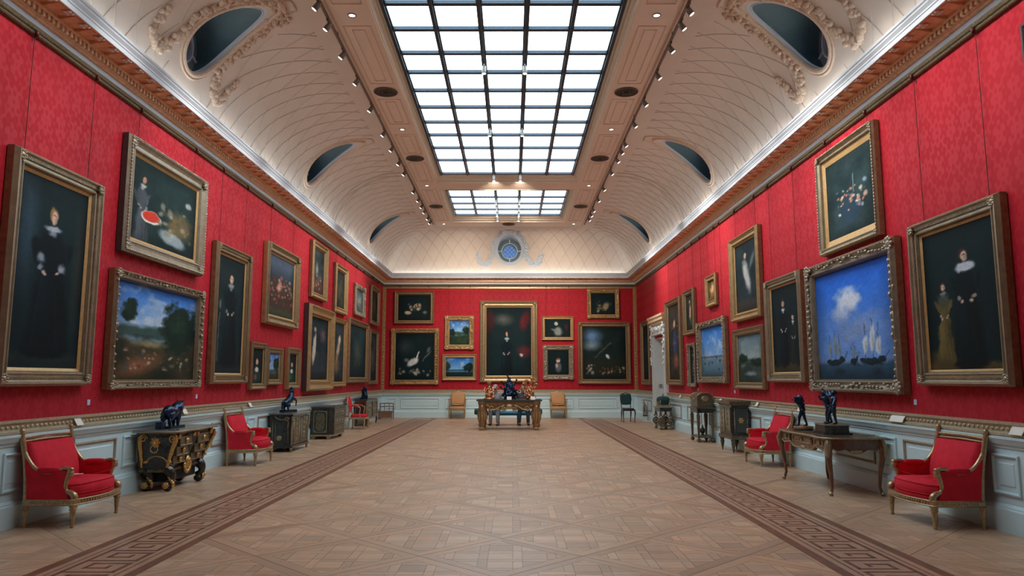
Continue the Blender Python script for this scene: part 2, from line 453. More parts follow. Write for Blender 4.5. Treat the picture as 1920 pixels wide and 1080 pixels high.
# ---- dado, skirting, rails
def segs(side):
    lo, hi = lim(side, 0)
    return [(lo, DY0-.32), (DY1+.32, hi)] if side == 'right' else [(lo, hi)]
def seg_strip(side, prof):
    mb = MB()
    lo0, hi0 = lim(side, 0)
    for a, b in segs(side):
        A = []; B = []
        for d, z in prof:
            l, h = lim(side, d)
            A.append(sp(side, d, l if a == lo0 else a, z)); B.append(sp(side, d, h if b == hi0 else b, z))
        mb.loft([A, B], False, False)
        for e, R in ((a, A), (b, B)):
            if e not in (lo0, hi0): mb.add(R + [(R[0][0] if side in ('back','front') else (XR if side=='right' else XL), R[0][1], R[-1][2]), ((XR if side=='right' else XL), R[0][1], R[0][2])], [tuple(range(len(R)+2))])
    return mb
SKIRT = [(.075, 0), (.075, .235), (.062, .25), (.062, .262), (.04, .285), (.03, .29)]
FIELD = [(.03, .29), (.03, .865), (.045, .875), (.045, .90), (.07, .915), (.085, .945), (.10, .97), (.10, .995), (.07, 1.0)]
GILT = [(.07, 1.0), (.088, 1.005), (.088, 1.03), (.055, 1.045), (.055, 1.105), (.07, 1.115), (.082, 1.125), (.082, 1.148), (.0, 1.15)]
TR = 0
def trim(mb, mat):
    global TR
    TR += 1
    return struct(mb.build('trim_%d' % TR, mat))
def panel_mesh(w, h, mat):
    mb = MB(); t = 0.035
    pr = [(0, 0), (0, .022), (t*.5, .028), (t, .012), (t, 0)]
    rings = []
    for ins, dd in pr:
        rings.append([(dd, -w/2+ins, ins), (dd, w/2-ins, ins), (dd, w/2-ins, h-ins), (dd, -w/2+ins, h-ins)])
    mb.loft(rings, False)
    return mb.mesh('panel_moulding', mat)
def field_mesh(w, h):
    mb = MB(); i = 0.085
    mb.loft([[(0, -w/2+i, i), (0, w/2-i, i), (0, w/2-i, h-i), (0, -w/2+i, h-i)],
             [(.008, -w/2+i+.012, i+.012), (.008, w/2-i-.012, i+.012), (.008, w/2-i-.012, h-i-.012), (.008, -w/2+i+.012, h-i-.012)]])
    return mb.mesh('panel', 'dado_paint')
PWN, PWW = panel_mesh(.42, .42, 'dado_paint'), panel_mesh(1.62, .42, 'moulding_tan')
PWB = panel_mesh(1.62, .42, 'dado_paint')
FMN, FMW = field_mesh(.42, .42), field_mesh(1.62, .42)
RZ = {'left': 0, 'right': PI, 'back': -PI/2, 'front': PI/2}
LEAF = MB().ell((0, 0, 0), (.012, .03, .022), 6, 3)
for side in ('left', 'right', 'back', 'front'):
    struct(seg_strip(side, SKIRT).build('baseboard_' + side, 'dado_paint'))
    dado = trim(seg_strip(side, FIELD), 'dado_paint')
    if side != 'front':
        lo, hi = lim(side, 0.1)
        if side in ('left', 'right'):
            a = 10.6 if side == 'left' else 10.32
            spots_ = []
            k = -1
            while a + 2.42*k < hi:
                c = a + 2.42*k
                spots_ += [(c, 'n'), (c + 1.21, 'w')]; k += 1
        else:
            spots_ = [(XL+.42, 'n'), (XR-.42, 'n')] + [(XL+.42+1.21+2.47*k, 'w') for k in range(4)] + [(XL+.42+2.47*k, 'n') for k in range(1, 4)]
        for c, kind in spots_:
            w = .42 if kind == 'n' else 1.62
            if c - w/2 < lo or c + w/2 > hi: continue
            if side == 'right' and c + w/2 > DY0-.34 and c - w/2 < DY1+.34: continue
            p = sp(side, .03, c, .385)
            link('panel_moulding', PWN if kind == 'n' else (PWB if side == 'back' else PWW), dado, p, RZ[side])
            link('panel', FMN if kind == 'n' else FMW, dado, p, RZ[side])
    g = trim(seg_strip(side, GILT), 'dado_gilt')
    if side != 'front':
        orn = MB(); a, hi = lim(side, .1)
        if side in ('left', 'right'): a = 5.5
        while a < hi:
            if not (side == 'right' and DY0-.35 < a < DY1+.35):
                c = sp(side, .057, a, 1.075)
                r = (.013, .034, .022) if side in ('left', 'right') else (.034, .013, .022)
                orn.ell(c, r, 6, 3)
            a += 0.082
        tag(orn.build('leaf_ornament', 'dado_gilt', g), kind='stuff')

# ---- picture rail, cornice, parapet
RAIL = [(0, 5.485), (.04, 5.49), (.05, 5.505), (.03, 5.515), (.03, 5.53), (.05, 5.545), (.062, 5.575), (.05, 5.595), (.03, 5.60)]
FASC = [(.03, 5.60), (.034, 5.605), (.034, 5.665), (.03, 5.67)]
CORN = [(.03, 5.67), (.06, 5.675), (.075, 5.69), (.09, 5.695), (.09, 5.705), (.10, 5.71), (.10, 5.775), (.125, 5.78), (.14, 5.80), (.14, 5.835), (.372, 5.835), (.372, 5.82), (.385, 5.82)]
PARA = [(.385, 5.82), (.392, 5.825), (.392, 5.885), (.402, 5.895), (.402, 5.915), (.412, 5.93), (.43, 5.955), (.43, 5.975), (.445, 5.99), (.45, 6.02), (.43, 6.035), (.40, 6.035), (.39, 5.945), (.22, 5.945)]
rosette = MB()
for k in range(4): rosette.ell((0.04*math.cos(PI/4+k*PI/2), 0.04*math.sin(PI/4+k*PI/2), -.014), (.034, .034, .018), 6, 3)
rosette.ell((0, 0, -.014), (.014, .014, .012), 6, 3)
ROS = rosette.mesh('rosette', 'rosette_white')
bk = MB()
bk.prism([(0, .0), (0, -.034), (.05, -.036), (.12, -.022), (.17, -.016), (.20, -.014), (.20, 0)], 'y', -.06, .06)
bk.box(0, .203, -.066, .066, -.008, 0)
BRK = bk.mesh('bracket', 'cornice_wood')
for side in ('left', 'right', 'back', 'front'):
    rl = trim(strip(MB(), side, RAIL), 'rail_gilt')
    trim(strip(MB(), side, FASC), 'parapet_white')
    co = trim(strip(MB(), side, CORN), 'cornice_wood')
    trim(strip(MB(), side, PARA), 'parapet_white')
    if side == 'front': continue
    lo, hi = lim(side, .42)
    if side in ('left', 'right'): lo = 5.6
    n = int((hi - lo) / 0.32); st = (hi - lo) / n
    den = MB()
    for k in range(n):
        a = lo + (k + .5) * st
        link('rosette', ROS, co, sp(side, .318, a, 5.835), RZ[side])
        if k: link('bracket', BRK, co, sp(side, .14, a - st/2, 5.835), RZ[side])
    lo, hi = lim(side, .14); a = max(lo + .05, 5.6) if side != 'back' else lo + .05
    while a < hi - .03:
        p = sp(side, .10, a, 0); q = sp(side, .135, a, 0)
        if side in ('left', 'right'): den.box(min(p[0], q[0]), max(p[0], q[0]), a-.024, a+.024, 5.708, 5.774)
        else: den.box(a-.024, a+.024, min(p[1], q[1]), max(p[1], q[1]), 5.708, 5.774)
        a += 0.088
    tag(den.build('dentils', 'cornice_gilt', co), kind='stuff')
    # hidden light strip in the trough behind the parapet
    l, h = lim(side, .5); e = MB()
    p, q = sp(side, .27, l, 5.95), sp(side, .33, h, 5.965)
    e.box(min(p[0], q[0]), max(p[0], q[0]), min(p[1], q[1]), max(p[1], q[1]), 5.95, 5.965)
    tag(e.build('cove_light_strip', 'strip_light'), {'left': 'hidden white light strip in the trough above the left cornice', 'right': 'hidden white light strip in the trough above the right cornice', 'back': 'hidden white light strip in the trough above the far cornice'}[side], 'light strip', 'cove lighting')
# gilt fillets framing the silk at the far corners
for x0, x1, y0, y1 in ((XL, XL+.12, YB-.035, YB), (XR-.12, XR, YB-.035, YB), (XL, XL+.035, YB-.16, YB-.036), (XR-.035, XR, YB-.16, YB-.036)):
    mb = MB(); mb.box(x0, x1, y0, y1, 1.15, 5.485)
    cx, cy = (x0+x1)/2, (y0+y1)/2
    z = 1.25
    while z < 5.42: mb.ell((cx, cy - (.018 if x1-x0 > .1 else 0), z) , (.035, .016, .05) if x1-x0 > .1 else (.022, .035, .05), 6, 4); z += .14
    trim(mb, 'frame_gilt_bright')
mb = MB(); mb.box(XL+.12, XR-.12, YB-.03, YB, 5.42, 5.484); trim(mb, 'frame_gilt_bright')

# ---- coved ceiling
CD0, CZ0, CD1, CZ1 = .22, 5.945, 2.2, 7.6
def cd(ph): return CD0 + (CD1-CD0)*(1-math.cos(ph))
def cz(ph): return CZ0 + (CZ1-CZ0)*math.sin(ph)
def cp(side, a, ph, off=0.0):
    d, z = cd(ph), cz(ph)
    if off:   # offset towards the room
        nx, nz = (CZ1-CZ0)*math.cos(ph), -(CD1-CD0)*math.sin(ph)
        nd = Vector((math.cos(ph)/(CD1-CD0), -math.sin(ph)/(CZ1-CZ0))); nd.normalize()
        d += nd.x*off; z += nd.y*off
    return sp(side, d, a, z)
WR, WZ = .5, 7.0
HOLES = {'left': [11.15, 17.9, 25.95], 'right': [11.0, 17.7, 25.8], 'back': [-.105], 'front': []}
NPH = 18
PHI = [PI/2*k/NPH for k in range(NPH+1)]
beams = MB()
WL, WRX = -2.25, 1.99
def hbox(m, x0, x1, y0, y1): m.box(x0, x1, y0, y1, ZBEAM, 7.95)
hbox(beams, BXL, WL, BYF, BYB); hbox(beams, WRX, BXR, BYF, BYB)
for y0, y1 in ((27.1, BYB), (21.55, 22.42), (BYF, 5.2)): hbox(beams, WL, WRX, y0, y1)  # unseen near end closed over instead of glazed, to lower the light there
ceiling = struct(beams.build('ceiling', 'beam_paint'))
for side in ('left', 'right', 'back', 'front'):
    mb = MB()
    hs = sorted(HOLES[side]); blocks = []; cur = None
    for h in hs: blocks += [('gap', cur, h-.85), ('hole', h-.85, h+.85)]; cur = h+.85
    blocks.append(('gap', cur, None))
    for kind, a0, a1 in blocks:
        if kind == 'gap':
            rings = []
            for ph in PHI:
                lo, hi = lim(side, cd(ph)); l = lo if a0 is None else a0; h = hi if a1 is None else a1
                rings.append([cp(side, l + (h-l)*t/6, ph) for t in range(7)])
            mb.loft(rings, False, False, True)
        else:
            ac = (a0+a1)/2; phc = math.asin((WZ-CZ0)/(CZ1-CZ0)); per = []
            per += [(a0+(a1-a0)*t/16, 0.0) for t in range(16)] + [(a1, p) for p in PHI[:-1]] + [(a1-(a1-a0)*t/16, PI/2) for t in range(16)] + [(a0, p) for p in PHI[:0:-1]]
            rings = [[], [], [], []]
            for a, p in per:
                th = math.atan2((p-phc)*1.2, a-ac)
                ca, z = ac + WR*math.cos(th), WZ + WR*math.sin(th)
                cph = math.asin((z-CZ0)/(CZ1-CZ0))
                for i, t in enumerate((0, .3, .65, 1)): rings[i].append(cp(side, ca+(a-ca)*t, cph+(p-cph)*t))
            mb.loft(rings, False, True, True)
    cove = mb.build('cove', 'cove_plaster', ceiling)
    if side == 'front': continue
    # lattice of slender plaster ribs crossing on the curve
    arc = [0.0]
    for k in range(NPH):
        p, q = PHI[k], PHI[k+1]; arc.append(arc[-1] + math.hypot(cd(q)-cd(p), cz(q)-cz(p)))
    lo, hi = lim(side, CD0)
    a = (5.0 if side != 'back' else lo - 1.5)
    while a < hi + 1.5:
        for s in (1, -1):
            run = []; runs = []
            for k in range(1, NPH*2+1):
                ph = PI/2*k/(NPH*2); A = a + s*0.52*np.interp(ph, PHI, arc)
                l, h = lim(side, cd(ph)); ok = l+.03 < A < h-.03 and ph < 1.5
                for hh in HOLES[side]:
                    big = .86 if (side == 'back' or hh < 12) else .66
                    if (A-hh)**2 + (cz(ph)-WZ)**2 < big**2 or (side == 'back' and abs(A-hh) < 1.15 and cz(ph) < 6.55): ok = False
                if ok: run.append(cp(side, A, ph, .004))
                else:
                    if len(run) > 3: runs.append(run)
                    run = []
            if len(run) > 3: runs.append(run)
            if runs:
                r = MB()
                for q in runs: r.tube(q, .0085, 4, smooth=False)
                r.build('rib', 'cove_rib', cove, fix=False)
        a += 0.53
    if side != 'back':
        for dy in (-.16, .16):
            MB().tube([cp(side, 21.0+dy, PI/2*k/24, .006) for k in range(1, 25)], .022, 6).build('arch_rib', 'cove_rib', cove)

mg = MB(); e = .02
for x0, x1, y0, y1 in ((XL+CD1-e, BXL+e, YF+CD1-e, YB-CD1+e), (BXR-e, XR-CD1+e, YF+CD1-e, YB-CD1+e), (BXL+e, BXR-e, BYB-e, YB-CD1+e), (BXL+e, BXR-e, YF+CD1-e, BYF+e)):
    mg.box(x0, x1, y0, y1, CZ1, CZ1+.03)
mg.build('cove_margin', 'cove_plaster', ceiling)
# ---- round windows set in deep drums through the cove
wn = 0
def garland(side, ac):
    mb = MB(); rnd = random.Random(3)
    def ball(A, z, r):
        ph = math.asin(max(0.02, min(.998, (z-CZ0)/(CZ1-CZ0))))
        mb.ell(cp(side, A, ph, r*.4), r, 6, 4)
    for s in (-1, 1):
        pts = []
        for k in range(13): t = k/12; ang = PI/2 - t*1.9; pts.append((ac + s*.70*math.cos(ang) if True else 0, WZ + .60*math.sin(ang)))
        for k in range(1, 12): t = k/11; pts.append((ac + s*(.66+.62*t), 6.80 - .32*math.sin(t*2.6) - .1*t))
        for k in range(1, 4): pts.append((ac + s*(1.28+.02*k), 6.6 + .07*k))
        for A, z in pts:
            for _ in range(7):
                ball(A + rnd.uniform(-.085, .085), min(7.56, z + rnd.uniform(-.07, .07)), rnd.uniform(.03, .06))
    return mb
for side in ('left', 'right', 'back'):
    for ac in HOLES[side]:
        wn += 1
        K = 48; edge = []
        for k in range(K):
            th = 2*PI*k/K; z = WZ + WR*math.sin(th); edge.append((ac + WR*math.cos(th), z, cd(math.asin((z-CZ0)/(CZ1-CZ0)))))
        dg = lambda z: cd(math.asin((z-CZ0)/(CZ1-CZ0))) - .07
        mb = MB(); mb.loft([[sp(side, d, a, z) for a, z, d in edge], [sp(side, d-.08, a, z) for a, z, d in edge]], False, True, True)
        win = struct(mb.build('window_%d' % wn, 'parapet_white'))
        rich = side == 'back' or ac < 12
        for r0, off, mm in ((.045, .05, 'plaster_tan' if side != 'back' else 'parapet_white'), (.025, .11, 'plaster_tan' if side != 'back' else 'parapet_white')):
            rim = []
            for k in range(K):
                th = 2*PI*k/K; z = min(7.585, WZ + (WR+off)*math.sin(th)); rim.append(cp(side, ac + (WR+off)*math.cos(th), math.asin((z-CZ0)/(CZ1-CZ0)), .005))
            MB().tube(rim, r0, 6, closed=True).build('surround', mm, win)
        if rich: garland(side, ac).build('garland', 'plaster_tan' if side != 'back' else 'parapet_white', win)
        # glazing ring, radial bars, glass
        q = lambda r, th: (ac + r*math.cos(th), WZ + r*math.sin(th))
        ring = [q(WR, 2*PI*k/K) for k in range(K)]; DP = .16
        b = MB(); b.loft([[sp(side, dg(z)-.015, a, z) for a, z in ring], [sp(side, (dg(z)+DP)/2, a, z) for a, z in ring], [sp(side, DP, a, z) for a, z in ring]], False, True, True)
        b.build('drum', 'drum_unlit_teal' if side != 'back' else 'parapet_white', win)  # side drums coloured dark as if unlit, the far one left white
        MB().tube([sp(side, dg(z)-.01, a, z) for a, z in ring], .018, 6, closed=True).build('glazing_ring', 'parapet_white', win)
        MB().tube([sp(side, DP+.04, *q(WR*.66, 2*PI*k/K)) for k in range(K)], .02, 6, closed=True).build('glazing_ring', 'parapet_white', win)
        for k in range(4):
            th = k*PI/2 - (0 if side == 'back' else .35)
            MB().tube([sp(side, DP+.04, *q(r, th)) for r in (WR*.66, WR*.99)], .024, 6).build('glazing_bar', 'parapet_white', win)
        g = MB(); g.loft([[sp(side, DP+.03, a, z) for a, z in ring], [sp(side, DP+.024, a, z) for a, z in ring]]); g.build('glass', 'oculus_glass', win)
        r2 = .28; DW = DP-.14
        b = MB(); b.loft([[sp(side, DP, a, z) for a, z in ring], [sp(side, DW, a, z) for a, z in ring], [sp(side, DW, ac + (a-ac)/WR*r2, WZ + (z-WZ)/WR*r2) for a, z in ring]], False, True, True)
        b.build('outer_drum', 'drum_unlit_teal', win)
        b = MB(); b.add([sp(side, DW-.02, ac + (a-ac)/WR*r2*1.02, WZ + (z-WZ)/WR*r2*1.02) for a, z in ring], [tuple(range(K))])
        b.build('leaded_light', 'sky_blue_pane', win)
        b = MB()
        for k in (-2, -1, 0, 1, 2):
            for s in (1, -1):
                off = k*.13; hl = math.sqrt(max(0, r2**2 - off**2)); c0 = (off*S2, -s*off*S2)
                p = (c0[0]-hl*S2, c0[1]-s*hl*S2); e_ = (c0[0]+hl*S2, c0[1]+s*hl*S2)
                b.tube([sp(side, DW-.005, ac+p[0], WZ+p[1]), sp(side, DW-.005, ac+e_[0], WZ+e_[1])], .017, 4)
        b.build('lead_lattice', 'bar_metal', win)

# ---- laylights
def pane_mesh(w, l): 
    return MB().box(-w/2, w/2, -l/2, l/2, 0, .012).mesh('pane', 'pane_light')
CX = [-2.09, -1.312, -.534, .244, 1.022, 1.80]
ROWS1 = [11.15, 12.03, 12.97, 13.83, 14.75, 15.7, 16.66, 17.58, 18.6, 19.69, 21.02]
ROWS1 = [11.15 - .91*k for k in range(6, 0, -1)] + ROWS1
ROWS = [ROWS1, [22.87, 23.84, 24.74, 25.63, 26.49]]
WELL = [((WL, WRX, 5.2, 21.55), 0), ((WL, WRX, 22.42, 27.1), 1)]
for (x0, x1, y0, y1), i in WELL:
    rows = ROWS[i]; wn += 1
    gx0, gx1, gy0, gy1 = CX[0]-.03, CX[-1]+.03, rows[0]-.03, rows[-1]+.03
    fr = MB(); prof = [(0, ZBEAM-.015), (.02, ZBEAM-.015), (.035, ZBEAM+.01), (.35, ZBEAM+.03), (.4, ZBEAM+.06), (.65, ZBEAM+.075), (.7, ZBEAM+.1), (1, ZBEAM+.12), (1, ZBEAM+.2)]
    fr.loft([[(x0-.03+(gx0-x0+.03)*t, y0-.03+(gy0-y0+.03)*t, z), (x1+.03+(gx1-x1-.03)*t, y0-.03+(gy0-y0+.03)*t, z), (x1+.03+(gx1-x1-.03)*t, y1+.03+(gy1-y1-.03)*t, z), (x0-.03+(gx0-x0+.03)*t, y1+.03+(gy1-y1-.03)*t, z)] for t, z in [(0, ZBEAM)] + prof], False)
    win = struct(fr.build('window_%d' % wn, 'well_cream'))
    ZP = ZBEAM + .16
    cache = {}
    for r in range(len(rows)-1):
        l = round(rows[r+1]-rows[r], 3)
        if l not in cache: cache[l] = pane_mesh(.778, l)
        for c in range(5): link('pane', cache[l], win, ((CX[c]+CX[c+1])/2, (rows[r]+rows[r+1])/2, ZP))
    for x in CX:
        b = MB(); b.box(x-.048, x+.048, gy0, gy1, ZP-.05, ZP-.001); b.box(x-.022, x+.022, gy0, gy1, ZP-.09, ZP-.05); b.build('glazing_bar', 'bar_metal', win)
    for yy in rows: MB().box(gx0, gx1, yy-.045, yy+.045, ZP-.06, ZP-.002).build('glazing_bar', 'bar_metal', win)
# roof slab above, so nothing leaks
struct(MB().box(XL-.4, XR+.4, YF-.4, YB+.4, 8.0, 8.1).build('ceiling', 'dark_void'))

# ---- beam mouldings, grilles, downlights
def lines(x0, x1, y0, y1, w=.012, name='beam_moulding'):
    mb = MB(); z0, z1 = ZBEAM-.010, ZBEAM
    mb.box(x0, x0+w, y0, y1, z0, z1); mb.box(x1-w, x1, y0, y1, z0, z1); mb.box(x0+w, x1-w, y0, y0+w, z0, z1); mb.box(x0+w, x1-w, y1-w, y1, z0, z1)
    mb.build(name, 'beam_line', ceiling)
GRY = [14.5, 19.1, 24.6, 6.6]; DNY = [11.3, 16.8, 21.9, 27.5]
GX = [(BXL+WL)/2, (BXR+WRX)/2]
for gx in GX:
    stops = [8.5, 11.0, 11.6, 14.15, 14.85, 16.5, 17.1, 18.8, 19.4, 21.5, 22.3, 24.3, 24.9, 27.0]
    for y0, y1 in zip(stops[::2], stops[1::2]):
        lines(gx-.24, gx+.24, y0+.06, y1-.06, .016); lines(gx-.11, gx+.11, y0+.2, y1-.2)
for x in (BXL+.02, BXR-.05):
    MB().box(x, x+.03, BYF, BYB-.02, ZBEAM-.014, ZBEAM).build('beam_moulding', 'beam_line', ceiling)
def grille():
    g = thing('ceiling_grille', '', 'vent', (0, 0, 0))
    MB().lathe([(.01, -.006), (.225, -.006), (.225, 0)], n=28).build('backing', 'dark_void', g)
    m = MB(); m.ring((0, 0, -.012), .235, .014, 'z', 32); m.ring((0, 0, -.012), .15, .008, 'z', 24); m.ring((0, 0, -.012), .07, .01, 'z', 18)
    m.build('rim', 'grille_metal', g)
    m = MB()
    for k in range(16):
        a = 2*PI*k/16; m.tube([(r*math.cos(a), r*math.sin(a), -.012) for r in (.07, .235)], .006, 4)
        m.ell((.192*math.cos(a+PI/16), .192*math.sin(a+PI/16), -.012), (.022, .022, .006), 6, 3)
    m.build('tracery', 'grille_metal', g)
    return g
gp = grille()
first = True
for gi, gy in enumerate(GRY[:3]):
    for si, gx in enumerate(GX):
        o = gp if first else copy_tree(gp); first = False
        o.location = (gx, gy, ZBEAM)
        tag(o, '%s round pierced metal ceiling grille on the %s beam' % (('nearest', 'middle', 'farthest')[gi], ('left', 'right')[si]), 'vent', 'ceiling grilles')
o = copy_tree(gp); o.location = ((WL+WRX)/2, 27.5, ZBEAM); tag(o, 'round pierced metal ceiling grille on the beam above the far round window', 'vent', 'ceiling grilles')
def downlight():
    g = thing('recessed_downlight', '', 'downlight', (0, 0, 0))
    MB().ring((0, 0, -.004), .062, .012, 'z', 20).build('bezel', 'lamp_grey', g)
    MB().lathe([(.001, -.004), (.052, -.004), (.052, .0)], n=16).build('lens', 'lamp_glow', g)
    return g
dp = downlight(); first = True
WH = ['nearest', 'second nearest', 'third nearest', 'farthest']
for gi, gy in enumerate(DNY):
    for si, gx in enumerate(GX):
        o = dp if first else copy_tree(dp); first = False
        o.location = (gx, gy, ZBEAM)
        tag(o, '%s small recessed round downlight in the %s ceiling beam' % (WH[gi], ('left', 'right')[si]), 'downlight', 'recessed downlights')
for ob in [o for o in bpy.data.objects if o.name.startswith('recessed_downlight')]:
    spot(ob, (0, 0, -.03), (0, .0, -5), DOWN_POWER*(1 if ob.location.y < 20 else 9), 110, .8, (1, .86, .70), .06)

# ---- track spotlights along the beams
SPL = [10.66, 11.33, 12.39, 13.57, 15.01, 16.59, 17.75, 18.94, 19.91, 21.92, 23.0, 23.88, 24.67, 25.68, 26.4]
SPR = [10.81, 11.31, 12.15, 13.29, 14.67, 15.97, 17.37, 17.97, 18.7, 19.86, 21.6, 23.0, 24.43, 25.16, 25.86]
ORD = ['first', 'second', 'third', 'fourth', 'fifth', 'sixth', 'seventh', 'eighth', 'ninth', 'tenth', 'eleventh', 'twelfth', 'thirteenth', 'fourteenth', 'fifteenth']
def spotlight(side):
    s = -1 if side == 'left' else 1
    g = thing('track_spotlight', '', 'spotlight', (0, 0, 0))
    MB().box(-.02, .02, -.05, .05, -.03, 0).build('adapter', 'track_brown', g)
    MB().tube([(0, 0, -.03), (0, 0, -.09)], .01, 6).build('stem', 'lamp_grey', g)
    d = Vector((s*.60, 0, -.80)).normalized(); c = Vector((0, 0, -.12))
    MB().tube([c - d*.07, c - d*.06, c + d*.07, c + d*.075], [.028, .042, .05, .046], 12).build('head', 'lamp_grey', g)
    MB().tube([c + d*.0755, c + d*.0775], [.04, .04], 12).build('lens', 'lamp_glow', g)
    return g, c + d*.1, d
TRX = {'left': BXL-.03, 'right': BXR+.03}
for side, ys in (('left', SPL), ('right', SPR)):
    tr = MB().box(TRX[side]-.02, TRX[side]+.02, 3.0, 27.4, 7.44, 7.475).build('lighting_track', 'track_brown')
    tag(tr, 'long brown lighting track along the %s edge of the ceiling beam' % side, 'track')
    # ties up to the ceiling
    tb = MB()
    for yy in (4, 8, 12, 16, 20, 24, 27): tb.box(TRX[side]-.008, TRX[side]+.008, yy-.01, yy+.01, 7.475, 7.598)
    tb.build('hanger', 'track_brown', tr)
    proto, lp, ld = spotlight(side)
    for i, yy in enumerate([5.6, 7.2, 8.8] + ys):  # first three are unseen, added to brighten the near upper walls
        o = proto if i == 0 else copy_tree(proto)
        o.location = (TRX[side], yy, 7.44)
        nm = '%s visible track spotlight from the camera on the %s side' % (ORD[i-3], side) if i > 2 else '%s unseen added track spotlight on the %s side above the top edge' % (ORD[i], side)
        tag(o, nm, 'spotlight', 'track spotlights')
        tz = random.uniform(4.5, 5.1); wx = XL if side == 'left' else XR
        spot(o, lp, (wx - TRX[side], random.uniform(-.4, .6), tz - 7.44), SPOT_POWER*((1.6 if side == 'left' else 2.6) if yy < 10 else 1.0 if yy < 17 else 1.2), 48, .9)
# spotlights hanging from the glazing bars
def barlight():
    g = thing('skylight_spotlight', '', 'spotlight', (0, 0, 0))
    MB().tube([(0, 0, 0), (0, 0, -.06)], .012, 6).build('stem', 'lamp_grey', g)
    MB().tube([(0, 0, -.05), (0, 0, -.06), (0, -.015, -.2), (0, -.016, -.21)], [.03, .04, .045, .04], 12).build('head', 'lamp_grey', g)
    MB().lathe([(.001, -.214), (.036, -.214), (.036, -.211)], 0, -.016, 12).build('lens', 'lamp_glow', g)
    return g
bp_ = barlight(); first = True
for i, yy in enumerate([13.3, 16.9, 20.9, 23.84, 24.74, 25.63, 26.4]):
    for j, x in enumerate((CX[2], CX[3])):
        o = bp_ if first else copy_tree(bp_); first = False
        o.location = (x, yy, ZBEAM+.07)
        if yy > 20: spot(o, (0, .0, -.26), ((-.4, .4)[j]*(i-2)*1.6, YB-yy, (-2.1, -6.0)[i % 2]), FAR_POWER, 60, .9, (1, .86, .70))
        tag(o, '%s from the camera of the small spotlights hung on the skylight bar, %s row' % (ORD[i], ('left', 'right')[j]), 'spotlight', 'skylight spotlights')

# ---- doorway in the right wall
dm = MB()
dm.box(XR+.62, XR+.68, DY0, DY1, 0, DZ)
door = struct(dm.build('door_1', 'white_paint'))
m = MB()
for y0, y1 in ((DY0-.30, DY0), (DY1, DY1+.30)):
    m.box(XR-.07, XR-.0, y0, y1, 0, DZ+.1); m.box(XR-.10, XR-.07, y0+.03, y0+.08, 0, DZ); m.box(XR-.10, XR-.07, y1-.08, y1-.03, 0, DZ)
m.box(XR-.07, XR, DY0-.30, DY1+.30, DZ+.1, DZ+.5); m.box(XR-.1, XR-.07, DY0-.26, DY1+.26, DZ+.12, DZ+.16)
m.box(XR-.002, XR+.62, DY0-.0, DY0+.01, 0, DZ); m.box(XR-.002, XR+.62, DY1-.01, DY1, 0, DZ); m.box(XR-.002, XR+.62, DY0, DY1, DZ-.01, DZ)
m.build('door_frame', 'white_paint', door)
m = MB(); m.box(XR-.13, XR, DY0-.34, DY1+.34, DZ+.5, DZ+.58); m.box(XR-.19, XR, DY0-.38, DY1+.38, DZ+.58, DZ+.70); m.box(XR-.22, XR, DY0-.41, DY1+.41, DZ+.70, DZ+.78)
m.build('door_cornice', 'cornice_gilt', door)
m = MB(); rnd = random.Random(5)
for yc in (DY0-.17, DY1+.17):
    for k in range(26): m.ell((XR-.11+rnd.uniform(-.02, .02), yc+rnd.uniform(-.1, .1)*(1-k/40), DZ+.45-k*.055), rnd.uniform(.035, .06), 6, 4)
for k in range(16): m.ell((XR-.09, DY0-.1+(DY1-DY0+.2)*k/15, DZ+.3+.05*math.sin(k*1.4)), rnd.uniform(.05, .08), 6, 4)
m.build('carved_swag', 'white_paint', door)
m = MB()
for z0, z1 in ((.35, 1.0), (1.15, 2.8)):
    m.box(XR+.60, XR+.62, DY0+.2, DY0+.8, z0, z1); m.box(XR+.60, XR+.62, DY1-.8, DY1-.2, z0, z1)
m.build('door_panel', 'white_paint', door)
m = MB(); m.box(XR-.08, XR-.07, DY1+.08, DY1+.2, 1.28, 1.42); m.build('wall_switch', 'rubber_black', door)
m = MB(); m.box(XR+.3, XR+.42, DY1-.03, DY1-.01, 1.28, 1.42); m.build('lock_plate', 'rubber_black', door)
m = MB(); m.box(XR+.1, XR+.22, DY1-.03, DY1-.01, 1.28, 1.42); m.build('lock_plate', 'steel', door)
